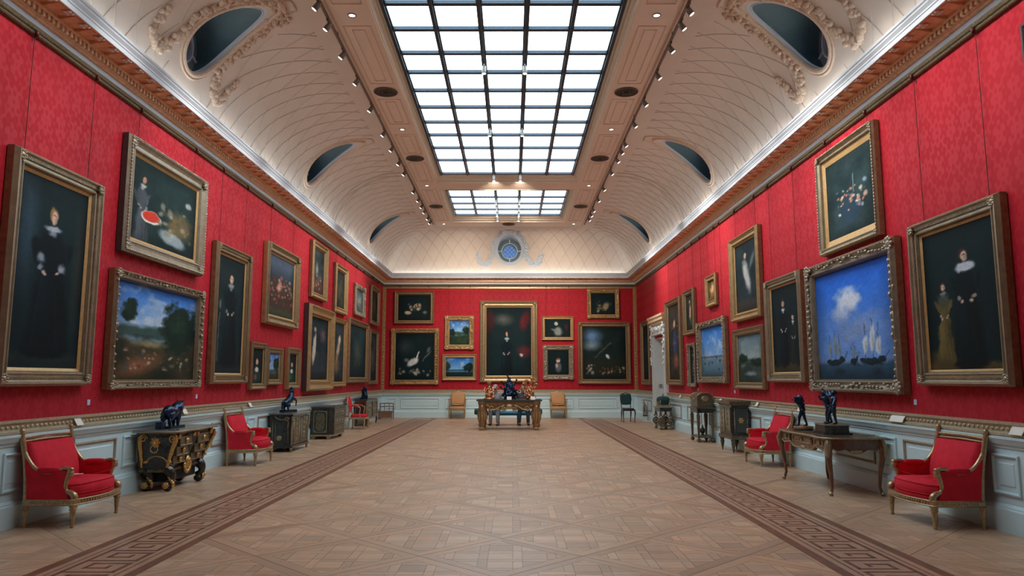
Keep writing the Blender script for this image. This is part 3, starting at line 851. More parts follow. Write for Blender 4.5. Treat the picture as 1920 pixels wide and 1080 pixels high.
# ================================================================== PAINTINGS
def lin(c):
    c = np.asarray(c, float); return np.where(c <= .04045, c/12.92, ((c+.055)/1.055)**2.4)
class Paint:
    """small raster painter: generic brushwork in soft masses of colour"""
    def __init__(s, nx, ny, bg, seed=0):
        s.r = np.random.RandomState(seed); s.nx, s.ny = nx, ny; s.asp = ny/nx
        s.x, s.y = np.meshgrid(np.linspace(0, 1, nx), np.linspace(0, 1, ny))
        s.c = np.zeros((ny, nx, 3)); s.c[:] = np.array(bg)/255.
        # unsteady hand: every stroke is drawn through slightly wandering coordinates
        wx, wy = (s.fbm(5)-.5)*.05 + (s.noise(24)-.5)*.014, (s.fbm(5)-.5)*.04/max(1, s.asp) + (s.noise(24)-.5)*.012
        s.x0, s.y0 = s.x, s.y; s.x = np.clip(s.x + wx, 0, .9999); s.y = np.clip(s.y + wy, 0, .9999)
    def noise(s, k):
        ky = max(2, int(k*s.asp)); g = s.r.rand(ky+1, k+1)
        fx, fy = s.x*(k-.001), s.y*(ky-.001); ix, iy = fx.astype(int), fy.astype(int); tx, ty = fx-ix, fy-iy
        tx, ty = tx*tx*(3-2*tx), ty*ty*(3-2*ty)
        return (g[iy, ix]*(1-tx)+g[iy, ix+1]*tx)*(1-ty) + (g[iy+1, ix]*(1-tx)+g[iy+1, ix+1]*tx)*ty
    def fbm(s, k): return .5*s.noise(k)+.3*s.noise(k*2)+.2*s.noise(k*4)
    def mix(s, m, col):
        m = np.clip(m, 0, 1)[..., None]; s.c = s.c*(1-m) + np.array(col)/255.*m; return s
    def vgrad(s, y0, y1, col, a=1):
        return s.mix(np.clip((s.y-y0)/(y1-y0+1e-6), 0, 1)*a, col)
    def band(s, y0, y1, col, soft=.03, a=1, rough=0.0, k=8):
        yy = s.y + (s.fbm(k)-.5)*rough
        return s.mix(np.clip((yy-y0)/soft, 0, 1)*np.clip((y1-yy)/soft, 0, 1)*a, col)
    def ell(s, cx, cy, rx, ry, col, soft=.35, a=1, rot=0, rough=0, k=8):
        dx, dy = s.x-cx, (s.y-cy)*s.asp
        ry = ry*s.asp; c, t = math.cos(rot), math.sin(rot); u, v = dx*c+dy*t, -dx*t+dy*c
        d = np.sqrt((u/rx)**2+(v/ry)**2)
        if rough: d = d + (s.fbm(k)-.5)*rough
        return s.mix(np.clip((1-d)/soft, 0, 1)*a, col)
    def line(s, x0, y0, x1, y1, w, col, a=1):
        ax, ay, bx, by = x0, y0*s.asp, x1, y1*s.asp; px, py = s.x, s.y*s.asp
        L2 = (bx-ax)**2+(by-ay)**2; t = np.clip(((px-ax)*(bx-ax)+(py-ay)*(by-ay))/L2, 0, 1)
        d = np.hypot(px-ax-t*(bx-ax), py-ay-t*(by-ay)); return s.mix(np.clip((w-d)/(w*.5), 0, 1)*a, col)
    def blots(s, n, x0, x1, y0, y1, cols, r=.03, a=.8):
        for _ in range(n):
            col = cols[s.r.randint(len(cols))]
            q = r*s.r.uniform(.5, 1.4)
            s.ell(s.r.uniform(x0, x1), s.r.uniform(y0, y1), q, q*s.r.uniform(.5, 1.3)/s.asp, col, .6, a, s.r.uniform(-1, 1))
        return s
    def person(s, cx, top, h, dress, skin=(205, 160, 135), collar=(220, 215, 210), w=.16, hands=True, hair=(60, 40, 30)):
        """a generic standing figure: dress, shoulders, head, collar, hands"""
        q = h; hx = .045*q*s.asp
        # gown flaring to the hem, bodice, sleeves
        for k in range(14):
            t = k/13; s.ell(cx + .01*math.sin(k), top+(.40+.56*t)*q, w*(.50+.62*t), .075*q, dress, .3)
        s.ell(cx, top+.30*q, w*.62, .15*q, dress, .25); s.ell(cx-w*.55, top+.33*q, w*.25, .12*q, dress, .3, 1, -.35); s.ell(cx+w*.55, top+.33*q, w*.25, .12*q, dress, .3, 1, .35)
        lite = [min(255, c*1.5+8) for c in dress]; dark = [c*.55 for c in dress]
        s.ell(cx+w*.45, top+.66*q, w*.5, .34*q, dark, .9, .6); s.ell(cx-w*.25, top+.6*q, w*.3, .3*q, lite, .95, .35)
        s.line(cx-w*.35, top+.5*q, cx-w*.6, top+.95*q, w*.06, lite, .35); s.line(cx+w*.2, top+.55*q, cx+w*.45, top+.96*q, w*.07, lite, .3); s.line(cx+w*.55, top+.24*q, cx+w*.6, top+.4*q, w*.06, lite, .4)
        s.ell(cx-hx*.08, top+.065*q, hx*.98, .062*q, hair, .3)
        if collar: s.ell(cx, top+.152*q, w*.42, .026*q, collar, .5, .9); s.ell(cx, top+.185*q, w*.22, .03*q, collar, .6, .7)
        s.ell(cx+hx*.05, top+.078*q, hx*.62, .052*q, skin, .35)
        s.ell(cx+hx*.28, top+.09*q, hx*.3, .035*q, [c*.7 for c in skin], .7, .6); s.line(cx-hx*.25, top+.07*q, cx+hx*.3, top+.07*q, hx*.1, (50, 34, 30), .6)
        if hands:
            for sg in (-1, 1):
                s.ell(cx+sg*w*.42, top+.425*q, w*.14, .022*q, collar or skin, .5, .7, sg*.6); s.ell(cx+sg*w*.27, top+.455*q, w*.13, .017*q, skin, .5, .95, -sg*.6)
        return s
    def grain(s, a=.12):
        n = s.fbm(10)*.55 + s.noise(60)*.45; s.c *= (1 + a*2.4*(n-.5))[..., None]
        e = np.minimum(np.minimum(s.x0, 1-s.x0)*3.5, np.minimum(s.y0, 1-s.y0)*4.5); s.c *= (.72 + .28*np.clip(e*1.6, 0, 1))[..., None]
        return s
DK = (12, 32, 36)
def sky(P, y1, top, low, cl=None):
    P.band(-.1, y1, top, .02); P.vgrad(0, y1, low, .8)
    if cl is not None: P.mix(np.clip((P.fbm(5)-.5)*4, 0, 1)*(P.y < y1)*.7, cl)
def wood(P, cx, cy, rx, ry, col=(22, 42, 34)): P.ell(cx, cy, rx, ry, col, .3, 1, rough=.9, k=10); P.ell(cx-.02, cy-.04, rx*.6, ry*.5, [c*1.7 for c in col], .8, .5, rough=1.4, k=16)
def lady(P):
    P.mix(P.fbm(4)*.6, (30, 52, 58)); P.ell(.12, .28, .22, .4, (58, 82, 100), .8, .7); P.ell(.9, .4, .12, .5, (62, 62, 50), .9, .6)
    P.band(.9, 1.1, (48, 58, 58), .04, .6); P.person(.5, .13, .8, (8, 22, 28), (206, 176, 158), (178, 188, 204), .36, True, (150, 110, 70))
    P.ell(.36, .42, .07, .04, (150, 160, 178), .6, .9); P.ell(.66, .46, .08, .03, (160, 165, 180), .6, .8)
def kitchen(P):
    P.mix(P.fbm(4)*.7, (48, 72, 68)); P.person(.16, .16, .95, (70, 80, 88), (190, 150, 130), (180, 180, 180), .12)
    P.ell(.3, .66, .16, .09, (225, 220, 215), .15); P.ell(.3, .65, .14, .075, (200, 60, 45), .15)
    P.ell(.72, .62, .24, .22, (110, 96, 66), .5, .9, -.4, .6); P.ell(.62, .84, .24, .1, (150, 165, 172), .3, .9, .2); P.blots(26, .4, .95, .45, .8, [(130, 120, 90), (80, 76, 60), (170, 165, 150)], .05, .6); P.ell(.86, .28, .07, .06, (190, 195, 195), .5, .8)
def landscape(P, t=(62, 120, 200), l=(170, 195, 215), hz=.42, gr=(70, 62, 42), trees=((.78, .42, .3, .3), (.16, .3, .1, .14)), cl=(190, 200, 205)):
    sky(P, hz, t, l, cl); P.band(hz, hz+.16, (58, 82, 78), .04, 1, .06); P.band(hz+.12, 1.2, gr, .08, 1, .1); P.mix((P.y > hz+.1)*np.clip((P.fbm(6)-.35)*2, 0, 1)*.8, (26, 40, 34))
    for q in trees: wood(P, *q)
def landscape_big(P):
    landscape(P, (46, 108, 196), (150, 185, 225)); P.ell(.28, .86, .34, .13, (150, 96, 66), .8, .8, -.4); P.ell(.42, .62, .25, .05, (160, 148, 112), .7, .7)
    P.blots(22, .1, .5, .68, .9, [(150, 110, 90), (90, 60, 60), (60, 90, 110), (190, 170, 150)], .025); P.blots(16, .5, .95, .74, .9, [(190, 185, 170), (110, 100, 85)], .03, .7)
def man(P):
    P.mix(P.fbm(4)*.7, (34, 56, 60)); P.person(.52, .12, .82, (10, 26, 32), (205, 175, 155), (150, 160, 165), .30); P.ell(.16, .42, .06, .05, (150, 150, 150), .6, .6); P.band(.92, 1.1, (50, 66, 66), .04, .5); P.line(.15, .5, .12, .9, .02, (110, 115, 112), .7)
def feast(P):
    P.mix(np.clip(1-P.y*1.7, 0, 1), (92, 104, 128)); P.band(.35, 1.1, (72, 52, 44), .1, .9, .2); P.blots(60, .05, .95, .34, .8, [(190, 90, 70), (170, 140, 120), (110, 50, 45), (60, 70, 60), (200, 170, 150)], .05, .7); P.band(.85, 1.1, (70, 82, 60), .06, .8, .1); P.ell(.45, .5, .1, .12, (210, 160, 140), .6, .8, .5)
def bust(P, dress=(30, 60, 50), tone=(205, 170, 145), extra=(180, 70, 80)):
    P.mix(P.fbm(4)*.5, (32, 36, 34)); P.ell(.5, .85, .4, .36, dress, .25); P.ell(.5, .36, .17, .13, (60, 36, 28), .3); P.ell(.52, .38, .12, .10, tone, .3); P.ell(.5, .6, .2, .09, (225, 215, 205), .4, .9); P.ell(.4, .82, .16, .12, extra, .5, .7)
def nudes(P, c=(196, 182, 160)):
    P.mix(P.fbm(4), (40, 62, 76)); P.mix((P.y > .55)*P.fbm(5)*.9, (58, 66, 70)); P.ell(.3, .5, .10, .30, c, .4, .95, .12, .2); P.ell(.33, .2, .07, .045, (170, 140, 110), .4); P.ell(.72, .28, .2, .14, (120, 92, 96), .7, .8, rough=.9); P.band(.85, 1.1, (36, 46, 48), .05, .8)
def myth(P): P.mix(P.fbm(4), (70, 76, 84)); P.ell(.5, .45, .16, .26, (200, 176, 140), .5, .9, .3, .4); P.ell(.4, .72, .28, .2, (140, 110, 76), .7, .8, 0, .6); P.ell(.62, .28, .14, .1, (214, 200, 170), .5, .8); P.blots(12, .1, .9, .3, .95, [(120, 96, 76), (70, 80, 96)], .08, .5)
def dim(P, a=(40, 66, 70), b=(96, 104, 96)): P.mix(P.fbm(3), a); P.ell(.5, .5, .3, .3, b, .9, .6, .3, .8); P.blots(10, .2, .8, .25, .8, [b, (76, 70, 56)], .08, .4)
def church(P): P.mix(P.fbm(3), (88, 92, 92)); P.ell(.4, .45, .16, .2, (190, 190, 178), .8, .7); P.band(.62, 1.1, (90, 60, 54), .1, .9, .2); P.blots(24, .1, .9, .6, .9, [(180, 120, 100), (60, 40, 44), (200, 180, 150)], .05, .7)
def game(P, bird=True):
    P.mix(P.fbm(4)*.7, (28, 44, 48)); P.ell(.25, .3, .3, .2, (66, 74, 74), .9, .6)
    if bird: P.ell(.45, .62, .18, .09, (205, 210, 210), .4, .95, -.5); P.line(.52, .6, .6, .42, .022, (215, 218, 215)); P.ell(.3, .58, .08, .05, (120, 128, 128), .5, .8)
    P.blots(24, .1, .9, .74, .9, [(150, 146, 128), (90, 84, 66), (190, 190, 180), (60, 70, 56)], .04, .7); P.line(.9, .4, .7, .6, .015, (140, 140, 130), .7); P.ell(.85, .36, .05, .1, (110, 120, 118), .5, .7, .5)
def flowers(P): P.mix(P.fbm(4)*.5, (36, 44, 42)); P.ell(.55, .52, .2, .16, (60, 80, 50), .6, .7); P.blots(20, .3, .75, .36, .62, [(190, 60, 60), (205, 180, 160), (90, 110, 80), (210, 200, 190)], .045, .85); P.ell(.3, .7, .13, .09, (205, 190, 165), .5, .9); P.ell(.82, .7, .07, .08, (120, 130, 124), .5, .8)
def grand(P):
    P.mix(P.fbm(4)*.6, (20, 44, 50)); P.ell(.38, .18, .28, .12, (120, 112, 104), .9, .7); P.ell(.08, .2, .12, .22, (84, 28, 32), .6, .8); P.ell(.86, .2, .14, .2, (110, 28, 36), .6, .8, .4); P.ell(.85, .65, .22, .12, (120, 40, 44), .7, .7)
    P.person(.45, .34, .78, (8, 24, 32), (214, 158, 138), (170, 186, 200), .16, True, (50, 30, 26)); P.ell(.78, .7, .05, .03, (205, 190, 175), .5, .9)
def reader(P): P.mix(P.fbm(4)*.5, (24, 40, 44)); P.ell(.5, .7, .2, .34, (150, 156, 154), .5, .85, 0, .4); P.ell(.44, .24, .08, .13, (200, 190, 175), .4, .95); P.ell(.35, .6, .16, .08, (130, 126, 116), .5, .8, .3); P.ell(.85, .4, .1, .3, (92, 40, 46), .8, .6)
def girl(P): P.mix(P.fbm(4)*.4, (18, 40, 48)); P.ell(.5, .7, .19, .25, (110, 110, 118), .5, .8); P.ell(.5, .42, .11, .10, (215, 180, 160), .35); P.ell(.5, .36, .12, .06, (110, 86, 66), .4, .8); P.ell(.42, .62, .08, .12, (205, 180, 170), .5, .8)
def farmyard(P): P.mix(P.fbm(4)*.7, (38, 54, 50)); P.ell(.22, .18, .3, .2, (110, 146, 196), .8, .85); P.ell(.2, .36, .3, .12, (160, 176, 190), .9, .7); P.band(.5, 1.1, (40, 46, 38), .2, .9, .2); P.line(.28, .58, .66, .3, .02, (86, 80, 66), .7); P.ell(.58, .56, .07, .04, (225, 228, 225), .5, .95, .5); P.blots(34, .08, .95, .72, .9, [(170, 168, 150), (90, 84, 66), (200, 196, 186), (120, 70, 50)], .035, .75)
def stilllife(P): P.mix(P.fbm(4)*.5, (34, 44, 40)); P.ell(.6, .6, .2, .2, (170, 150, 115), .6, .85, -.8, .5); P.ell(.35, .72, .16, .1, (130, 110, 80), .6, .8); P.blots(14, .2, .85, .4, .85, [(190, 175, 140), (70, 80, 56)], .05, .6)
def holy(P): P.mix(P.fbm(4), (92, 70, 56)); P.ell(.5, .5, .2, .22, (52, 76, 120), .5, .9, 0, .3); P.ell(.48, .26, .12, .07, (205, 160, 130), .5, .9); P.ell(.55, .76, .26, .14, (150, 96, 76), .7, .8); P.blots(16, .1, .9, .1, .9, [(190, 140, 110), (60, 80, 110), (120, 80, 60)], .07, .6)
def relief(P): P.mix(P.fbm(5), (205, 140, 70)); P.ell(.5, .45, .3, .28, (235, 190, 130), .6, .8, .4, .6); P.ell(.4, .7, .2, .2, (170, 90, 50), .7, .7)
def angel(P): P.mix(P.fbm(4), (44, 58, 66)); P.ell(.5, .5, .17, .3, (190, 190, 188), .6, .9, -.25, .4); P.ell(.46, .2, .07, .05, (205, 165, 140), .4, .9); P.ell(.74, .3, .1, .18, (120, 126, 130), .7, .7, .5); P.band(.8, 1.1, (66, 60, 52), .08, .8)
def river(P): landscape(P, (92, 118, 132), (150, 164, 160), .5, (60, 74, 70), ((.2, .5, .2, .12), (.8, .6, .3, .1)), (150, 160, 158)); P.ell(.5, .82, .3, .06, (160, 172, 176), .7, .7)
def couple(P):
    P.mix(P.fbm(4)*.5, (16, 36, 42)); P.person(.42, .14, .85, (8, 22, 28), (190, 165, 148), (200, 205, 210), .2); P.person(.74, .34, .62, (26, 34, 36), (205, 180, 162), (190, 195, 200), .13); P.band(.9, 1.1, (96, 80, 52), .05, .7, .1)
def mother(P):
    P.mix(P.fbm(4)*.5, (14, 36, 40)); P.ell(.2, .9, .3, .06, (96, 78, 48), .7, .8); P.band(.93, 1.1, (120, 92, 54), .04, .8, .06)
    P.person(.58, .15, .84, (6, 22, 26), (198, 170, 155), None, .24); P.ell(.58, .295, .15, .045, (188, 196, 208), .3, .95)
    P.person(.26, .36, .60, (92, 80, 44), (205, 172, 150), (190, 190, 190), .14); P.ell(.26, .5, .11, .07, (60, 70, 66), .5, .8)
def bouquet(P): P.mix(P.fbm(4)*.8, (62, 84, 86)); P.ell(.52, .7, .3, .25, (34, 58, 78), .6, .9, 0, .3); P.blots(40, .24, .86, .42, .72, [(210, 205, 200), (150, 170, 195), (200, 150, 110), (90, 110, 130), (190, 120, 100)], .04, .85); P.line(.6, .5, .62, .28, .012, (130, 150, 170), .7)
def ships(P):
    sky(P, .84, (24, 92, 205), (128, 158, 205)); P.ell(.46, .28, .22, .15, (200, 208, 222), .6, .95, -.3, 1.3, 6); P.ell(.38, .4, .2, .09, (170, 186, 212), .8, .8, 0, 1.0); P.ell(.55, .56, .5, .2, (132, 150, 186), .95, .8, 0, .8); P.band(.84, 1.1, (52, 86, 110), .03, 1); P.vgrad(.84, 1.05, (20, 48, 66), .8)
    for cx, w, h, sail in ((.24, .12, .30, (126, 138, 142)), (.72, .13, .36, (196, 204, 206)), (.50, .05, .15, (120, 136, 146))):
        P.ell(cx, .845, w, .032, (22, 38, 46), .25); P.ell(cx+w*.8, .825, w*.35, .03, (26, 40, 46), .3); P.ell(cx-w*.75, .83, w*.3, .02, (26, 40, 46), .3)
        for k in (-.5, .1, .6): P.line(cx+w*k, .84, cx+w*k, .84-h*(1-.25*abs(k)), .005, (48, 60, 70), .9)
        for k, hh in ((-.5, .6), (.1, .85), (.6, .55)):
            P.ell(cx+w*k, .82-h*hh*.52, w*.27, h*hh*.44, sail, .35, .85, .06); P.ell(cx+w*(k+.08), .82-h*hh*.4, w*.14, h*hh*.3, [c*.7 for c in sail], .8, .6)
        P.line(cx+w, .82, cx+w*1.5, .76, .005, (48, 60, 70), .9)
    P.ell(.3, .93, .1, .05, (20, 38, 46), .8, .7); P.ell(.78, .93, .09, .05, (24, 42, 50), .8, .7); P.blots(4, .1, .95, .85, .88, [(30, 44, 52)], .025)
def harbour(P): sky(P, .6, (40, 112, 200), (150, 185, 220), (190, 205, 220)); P.band(.58, .64, (90, 104, 110), .02); P.band(.63, 1.2, (96, 130, 150), .03); P.vgrad(.7, 1, (50, 80, 92), .6); P.blots(16, .1, .95, .6, .92, [(46, 50, 52), (130, 110, 90), (60, 60, 56)], .03, .8); P.line(.12, .4, .12, .62, .01, (96, 96, 92)); P.ell(.12, .5, .03, .1, (120, 120, 112), .4)
def view(P): landscape(P, (44, 112, 205), (140, 190, 225), .45, (44, 70, 48), ((.12, .5, .2, .16), (.85, .42, .2, .2)))
def lake(P): sky(P, .62, (36, 108, 200), (140, 190, 225), (180, 200, 220)); P.band(.6, .72, (40, 84, 110), .04, 1); P.band(.7, 1.2, (16, 44, 50), .08); wood(P, .85, .5, .22, .26, (16, 40, 36)); wood(P, .08, .45, .1, .3, (40, 60, 52))
def dark_tall(P): P.mix(P.fbm(3)*.8, (40, 52, 62)); P.ell(.5, .45, .3, .3, (56, 62, 66), .9, .6)
def slim(P): P.mix(P.fbm(4)*.5, (24, 46, 48)); P.ell(.5, .55, .12, .28, (110, 122, 118), .7, .8, .1, .4); P.ell(.52, .24, .07, .04, (180, 160, 140), .4, .9)
def nymph(P): P.mix(P.fbm(4), (60, 50, 42)); P.ell(.5, .5, .16, .28, (205, 165, 130), .5, .85, .1, .4); P.ell(.45, .2, .1, .06, (190, 150, 120), .5, .9); P.ell(.6, .8, .25, .14, (66, 90, 60), .7, .7)

def frame_mesh(w, h, fw, dep, prof=None):
    prof = prof or [(0, 0), (0, .62), (.08, .80), (.16, 1.0), (.26, .98), (.34, .80), (.58, .58), (.78, .60), (.84, .72), (.92, .70), (1, .45), (1, .12)]
    mb = MB(); rings = []
    for t, d in prof:
        i = fw*t; rings.append([(dep*d, -w/2+i, i), (dep*d, w/2-i, i), (dep*d, w/2-i, h-i), (dep*d, -w/2+i, h-i)])
    mb.loft(rings, False)
    return mb
def painting(wall, a0, a1, z0, z1, fn, label, fw=.16, dep=.12, gilt='frame_gilt', slip=0.0, slipmat='slip_gold', ornate=0, side='frame_brown', seed=1, chains=True, bg=DK, plate=False, flute=False, off=.012):
    """a framed picture; a0..a1 along the wall, z0..z1 in height"""
    w, h = a1-a0, z1-z0; c = (a0+a1)/2
    rz = RZ[wall]
    if wall == 'left': loc = (XL+off, c, z0)
    elif wall == 'right': loc = (XR-off, c, z0)
    else: loc = (c, YB-off, z0)
    t = thing('framed_painting', label, 'painting', loc, rz, 'paintings on the red silk walls')
    frame_mesh(w, h, fw, dep).build('frame', gilt, t)
    # timber sides behind the gilding
    s = MB(); e = .004
    s.box(0, dep*.6, -w/2-e, -w/2+.02, 0, h); s.box(0, dep*.6, w/2-.02, w/2+e, 0, h); s.box(0, dep*.6, -w/2, w/2, h-.02, h+e); s.box(0, dep*.6, -w/2, w/2, -e, .02)
    s.build('frame_side', side, t)
    i = fw - .004
    if slip:
        m = MB(); m.loft([[(dep*.35, -w/2+i, i), (dep*.35, w/2-i, i), (dep*.35, w/2-i, h-i), (dep*.35, -w/2+i, h-i)],
                          [(dep*.40, -w/2+i+.01, i+.01), (dep*.40, w/2-i-.01, i+.01), (dep*.40, w/2-i-.01, h-i-.01), (dep*.40, -w/2+i+.01, h-i-.01)],
                          [(dep*.24, -w/2+i+slip, i+slip), (dep*.24, w/2-i-slip, i+slip), (dep*.24, w/2-i-slip, h-i-slip), (dep*.24, -w/2+i+slip, h-i-slip)]], False)
        m.build('inner_slip', slipmat, t); i += slip - .004
    cw, ch = w-2*i, h-2*i
    dist = c if wall != 'back' else YB
    pxm = 1380/max(7, dist)
    nx = int(max(28, min(150, cw*pxm*(.55 if wall != 'back' else 1.2)))); ny = int(max(40, min(260, ch*pxm*1.0)))
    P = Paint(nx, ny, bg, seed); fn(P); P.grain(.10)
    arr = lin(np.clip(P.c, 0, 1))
    ys = np.linspace(-cw/2, cw/2, nx); zs = np.linspace(i+ch, i, ny)
    V = np.stack([np.full((ny, nx), dep*.22), *np.meshgrid(ys, zs)], -1).reshape(-1, 3)
    k = np.arange(ny*nx).reshape(ny, nx)
    F = np.stack([k[1:, :-1], k[1:, 1:], k[:-1, 1:], k[:-1, :-1]], -1).reshape(-1, 4)
    me = bpy.data.meshes.new('canvas'); me.from_pydata(V.tolist(), [], F.tolist()); me.materials.append(MATS['canvas'])
    at = me.color_attributes.new('paint', 'FLOAT_COLOR', 'POINT')
    at.data.foreach_set('color', np.concatenate([arr.reshape(-1, 3), np.ones((nx*ny, 1))], 1).astype(np.float32).ravel())
    link('canvas', me, t)
    MB().box(.002, dep*.2, -w/2+fw*.5, w/2-fw*.5, fw*.5, h-fw*.5).build('backing', 'dark_frame', t)
    rnd = random.Random(seed)
    if flute:
        m = MB(); n = int(h/.032)
        for q in range(n):
            z = fw*.9 + (h-1.8*fw)*(q+.5)/n
            for yy in (-w/2+fw*.46, w/2-fw*.46): m.box(dep*.60, dep*.76, yy-fw*.13, yy+fw*.13, z-.007, z+.007)
        n = int(w/.032)
        for q in range(n):
            yy = -w/2+fw*.9 + (w-1.8*fw)*(q+.5)/n
            for z in (fw*.46, h-fw*.46): m.box(dep*.60, dep*.76, yy-.007, yy+.007, z-fw*.13, z+fw*.13)
        tag(m.build('fluting', gilt, t), kind='stuff')
    if ornate or flute:
        for sy in (-1, 1):
            for z in (0, 1):
                m = MB(); cy, cz_ = sy*(w/2-fw*.5), fw*.5 if z == 0 else h-fw*.5
                g = 1.0 if ornate > 1 else .6
                m.ell((dep*.8, cy, cz_), (.035, fw*.42*g, fw*.42*g), 8, 5)
                for q in range(9):
                    an = 2*PI*q/9; m.ell((dep*.85, cy+fw*.45*g*math.cos(an), cz_+fw*.45*g*math.sin(an)), (.03, fw*.17*g, fw*.17*g), 6, 4)
                m.build('corner_ornament', gilt, t)
    if ornate > 1:
        m = MB()
        def run(fixed, along, n, horiz):
            for q in range(n):
                tt = -along/2 + along*(q+.5)/n; big = 1.7 if q == n//2 else 1.0
                for _ in range(2):
                    r = fw*rnd.uniform(.09, .17)*big; jj = rnd.uniform(-.3, .3)*fw
                    p = (dep*.85, tt, fixed+jj) if horiz else (dep*.85, fixed+jj, h/2+tt)
                    m.ell(p, (.028, r*(1.5 if horiz else .8), r*(.8 if horiz else 1.5)), 6, 4)
        run(fw*.45, w-2*fw, max(5, int(w/.11)), True); run(h-fw*.45, w-2*fw, max(5, int(w/.11)), True)
        run(-w/2+fw*.45, h-2*fw, max(5, int(h/.11)), False); run(w/2-fw*.45, h-2*fw, max(5, int(h/.11)), False)
        tag(m.build('carved_foliage', gilt, t), kind='stuff')
    elif ornate == 1:
        m = MB()
        for z in (fw*.16, h-fw*.16):
            n = int(w/.05)
            for q in range(n): m.ell((dep*.98, -w/2+.03+(w-.06)*(q+.5)/n, z), (.014, .02, .018), 5, 3)
        for yy in (-w/2+fw*.16, w/2-fw*.16):
            n = int(h/.05)
            for q in range(n): m.ell((dep*.98, yy, .03+(h-.06)*(q+.5)/n), (.014, .018, .02), 5, 3)
        tag(m.build('beading', gilt, t), kind='stuff')
    if plate: MB().box(dep*.6, dep*.68, -.26, .26, fw*.3, fw*.62).build('name_plate', 'slip_gold', t)
    if chains and z1 < 5.35:
        for sy in (-1, 1):
            yy = sy*w*.36; m = MB(); z = h-.02; k = 0
            m.tube([(.02, yy, h-.02), (.028, yy, 5.53-z0)], .0045, 4)
            m.ell((.05, yy, 5.50-z0), (.03, .02, .045), 6, 4)
            m.build('hanging_chain', 'chain_dark', t)
    return t
PT = painting
# left wall, nearest first
PT('left', 7.66, 9.36, 1.52, 4.12, lady, 'very tall portrait of a lady in black, nearest on the left wall', 0.165, .13, 'frame_gilt_pale', 0.045, 'slip_gold', 0, 'frame_brown', 11, plate=True, flute=True)
PT('left', 9.92, 12.53, 3.36, 5.04, kitchen, 'kitchen scene with a red dish, above the blue-sky landscape on the left wall', 0.2, .13, 'frame_silver', 0.05, 'slip_gold', 1, 'dark_frame', 12)
PT('left', 9.80, 12.64, 1.46, 3.10, landscape_big, 'wide landscape with blue sky and dark trees in a carved frame', 0.115, .13, 'frame_gilt_pale', 0.02, 'frame_gilt', 2, 'frame_brown', 13, chains=False)
PT('left', 13.12, 14.88, 1.51, 4.11, man, 'tall dark portrait of a standing man beyond the blue-sky landscape', 0.165, .13, 'frame_gilt', 0.04, 'slip_gold', 0, 'frame_brown', 14, flute=True)
PT('left', 15.85, 18.22, 2.82, 4.63, feast, 'crowded red and blue figure scene above three small pictures', 0.185, .14, 'frame_gilt', 0.04, 'slip_gold', 1, 'frame_gilt_bright', 15)
PT('left', 15.18, 16.12, 1.38, 2.37, bust, 'small half-length of a woman in white and pink, leftmost of the three small low pictures', 0.11, .10, 'frame_gilt', 0.02, 'slip_gold', 0, 'frame_brown', 16, False)
PT('left', 16.22, 17.24, 1.47, 2.30, lambda P: landscape(P, (70, 110, 180), (150, 175, 205), .6), 'small blue picture, middle of the three small low pictures on the left wall', 0.105, .10, 'frame_gilt', 0.02, 'slip_gold', 0, 'frame_brown', 17, False)
PT('left', 17.62, 18.62, 1.36, 2.36, lambda P: bust(P, (26, 60, 46), (190, 160, 130), (70, 110, 70)), 'small dark green picture, rightmost of the three small low pictures', 0.14, .12, 'frame_gilt', 0.02, 'slip_gold', 0, 'frame_gilt_bright', 18, False)
PT('left', 19.14, 21.78, 1.28, 3.59, nudes, 'large picture with one pale nude figure in a deep dark-sided frame', .26, .20, 'frame_gilt_bright', .04, 'slip_gold', 0, 'dark_frame', 19, chains=False)
PT('left', 22.02, 23.74, 1.37, 3.47, myth, 'tall pale golden figure scene next to the pale nude, left wall', 0.12, .12, 'frame_gilt_bright', 0.025, 'slip_gold', 0, 'frame_brown', 20, chains=False)
PT('left', 24.10, 27.38, 1.47, 3.63, dim, 'large dim blue-green picture low on the far left wall', 0.16, .13, 'frame_gilt', 0.03, 'slip_gold', 0, 'frame_gilt_bright', 21, chains=False)
PT('left', 27.83, 29.50, 1.40, 3.50, lambda P: dim(P, (80, 84, 96), (130, 120, 120)), 'greyish tall picture low beside the far left corner', 0.12, .10, 'frame_gilt', 0.02, 'slip_gold', 0, 'frame_brown', 22, chains=False)
PT('left', 19.47, 21.02, 3.80, 5.36, church, 'upright church interior high above the pale nude picture', 0.15, .13, 'frame_gilt_bright', 0.025, 'slip_gold', 0, 'frame_brown', 23)
PT('left', 22.12, 23.70, 3.64, 5.15, lambda P: dim(P, (70, 66, 50), (110, 96, 76)), 'narrow brownish picture high above the golden figure scene', 0.16, .12, 'frame_gilt_bright', 0.03, 'slip_gold', 0, 'frame_brown', 24)
PT('left', 25.00, 26.66, 3.80, 4.90, lambda P: dim(P, (110, 128, 130), (170, 170, 160)), 'small pale picture in a carved frame high on the far left wall', 0.15, .10, 'frame_silver', 0.02, 'slip_gold', 2, 'frame_brown', 25)
PT('left', 27.84, 29.56, 3.70, 5.20, lambda P: dim(P, (70, 60, 50), (110, 90, 70)), 'brown picture high beside the far left corner', 0.15, .10, 'frame_gilt', 0.02, 'slip_gold', 1, 'frame_brown', 26)
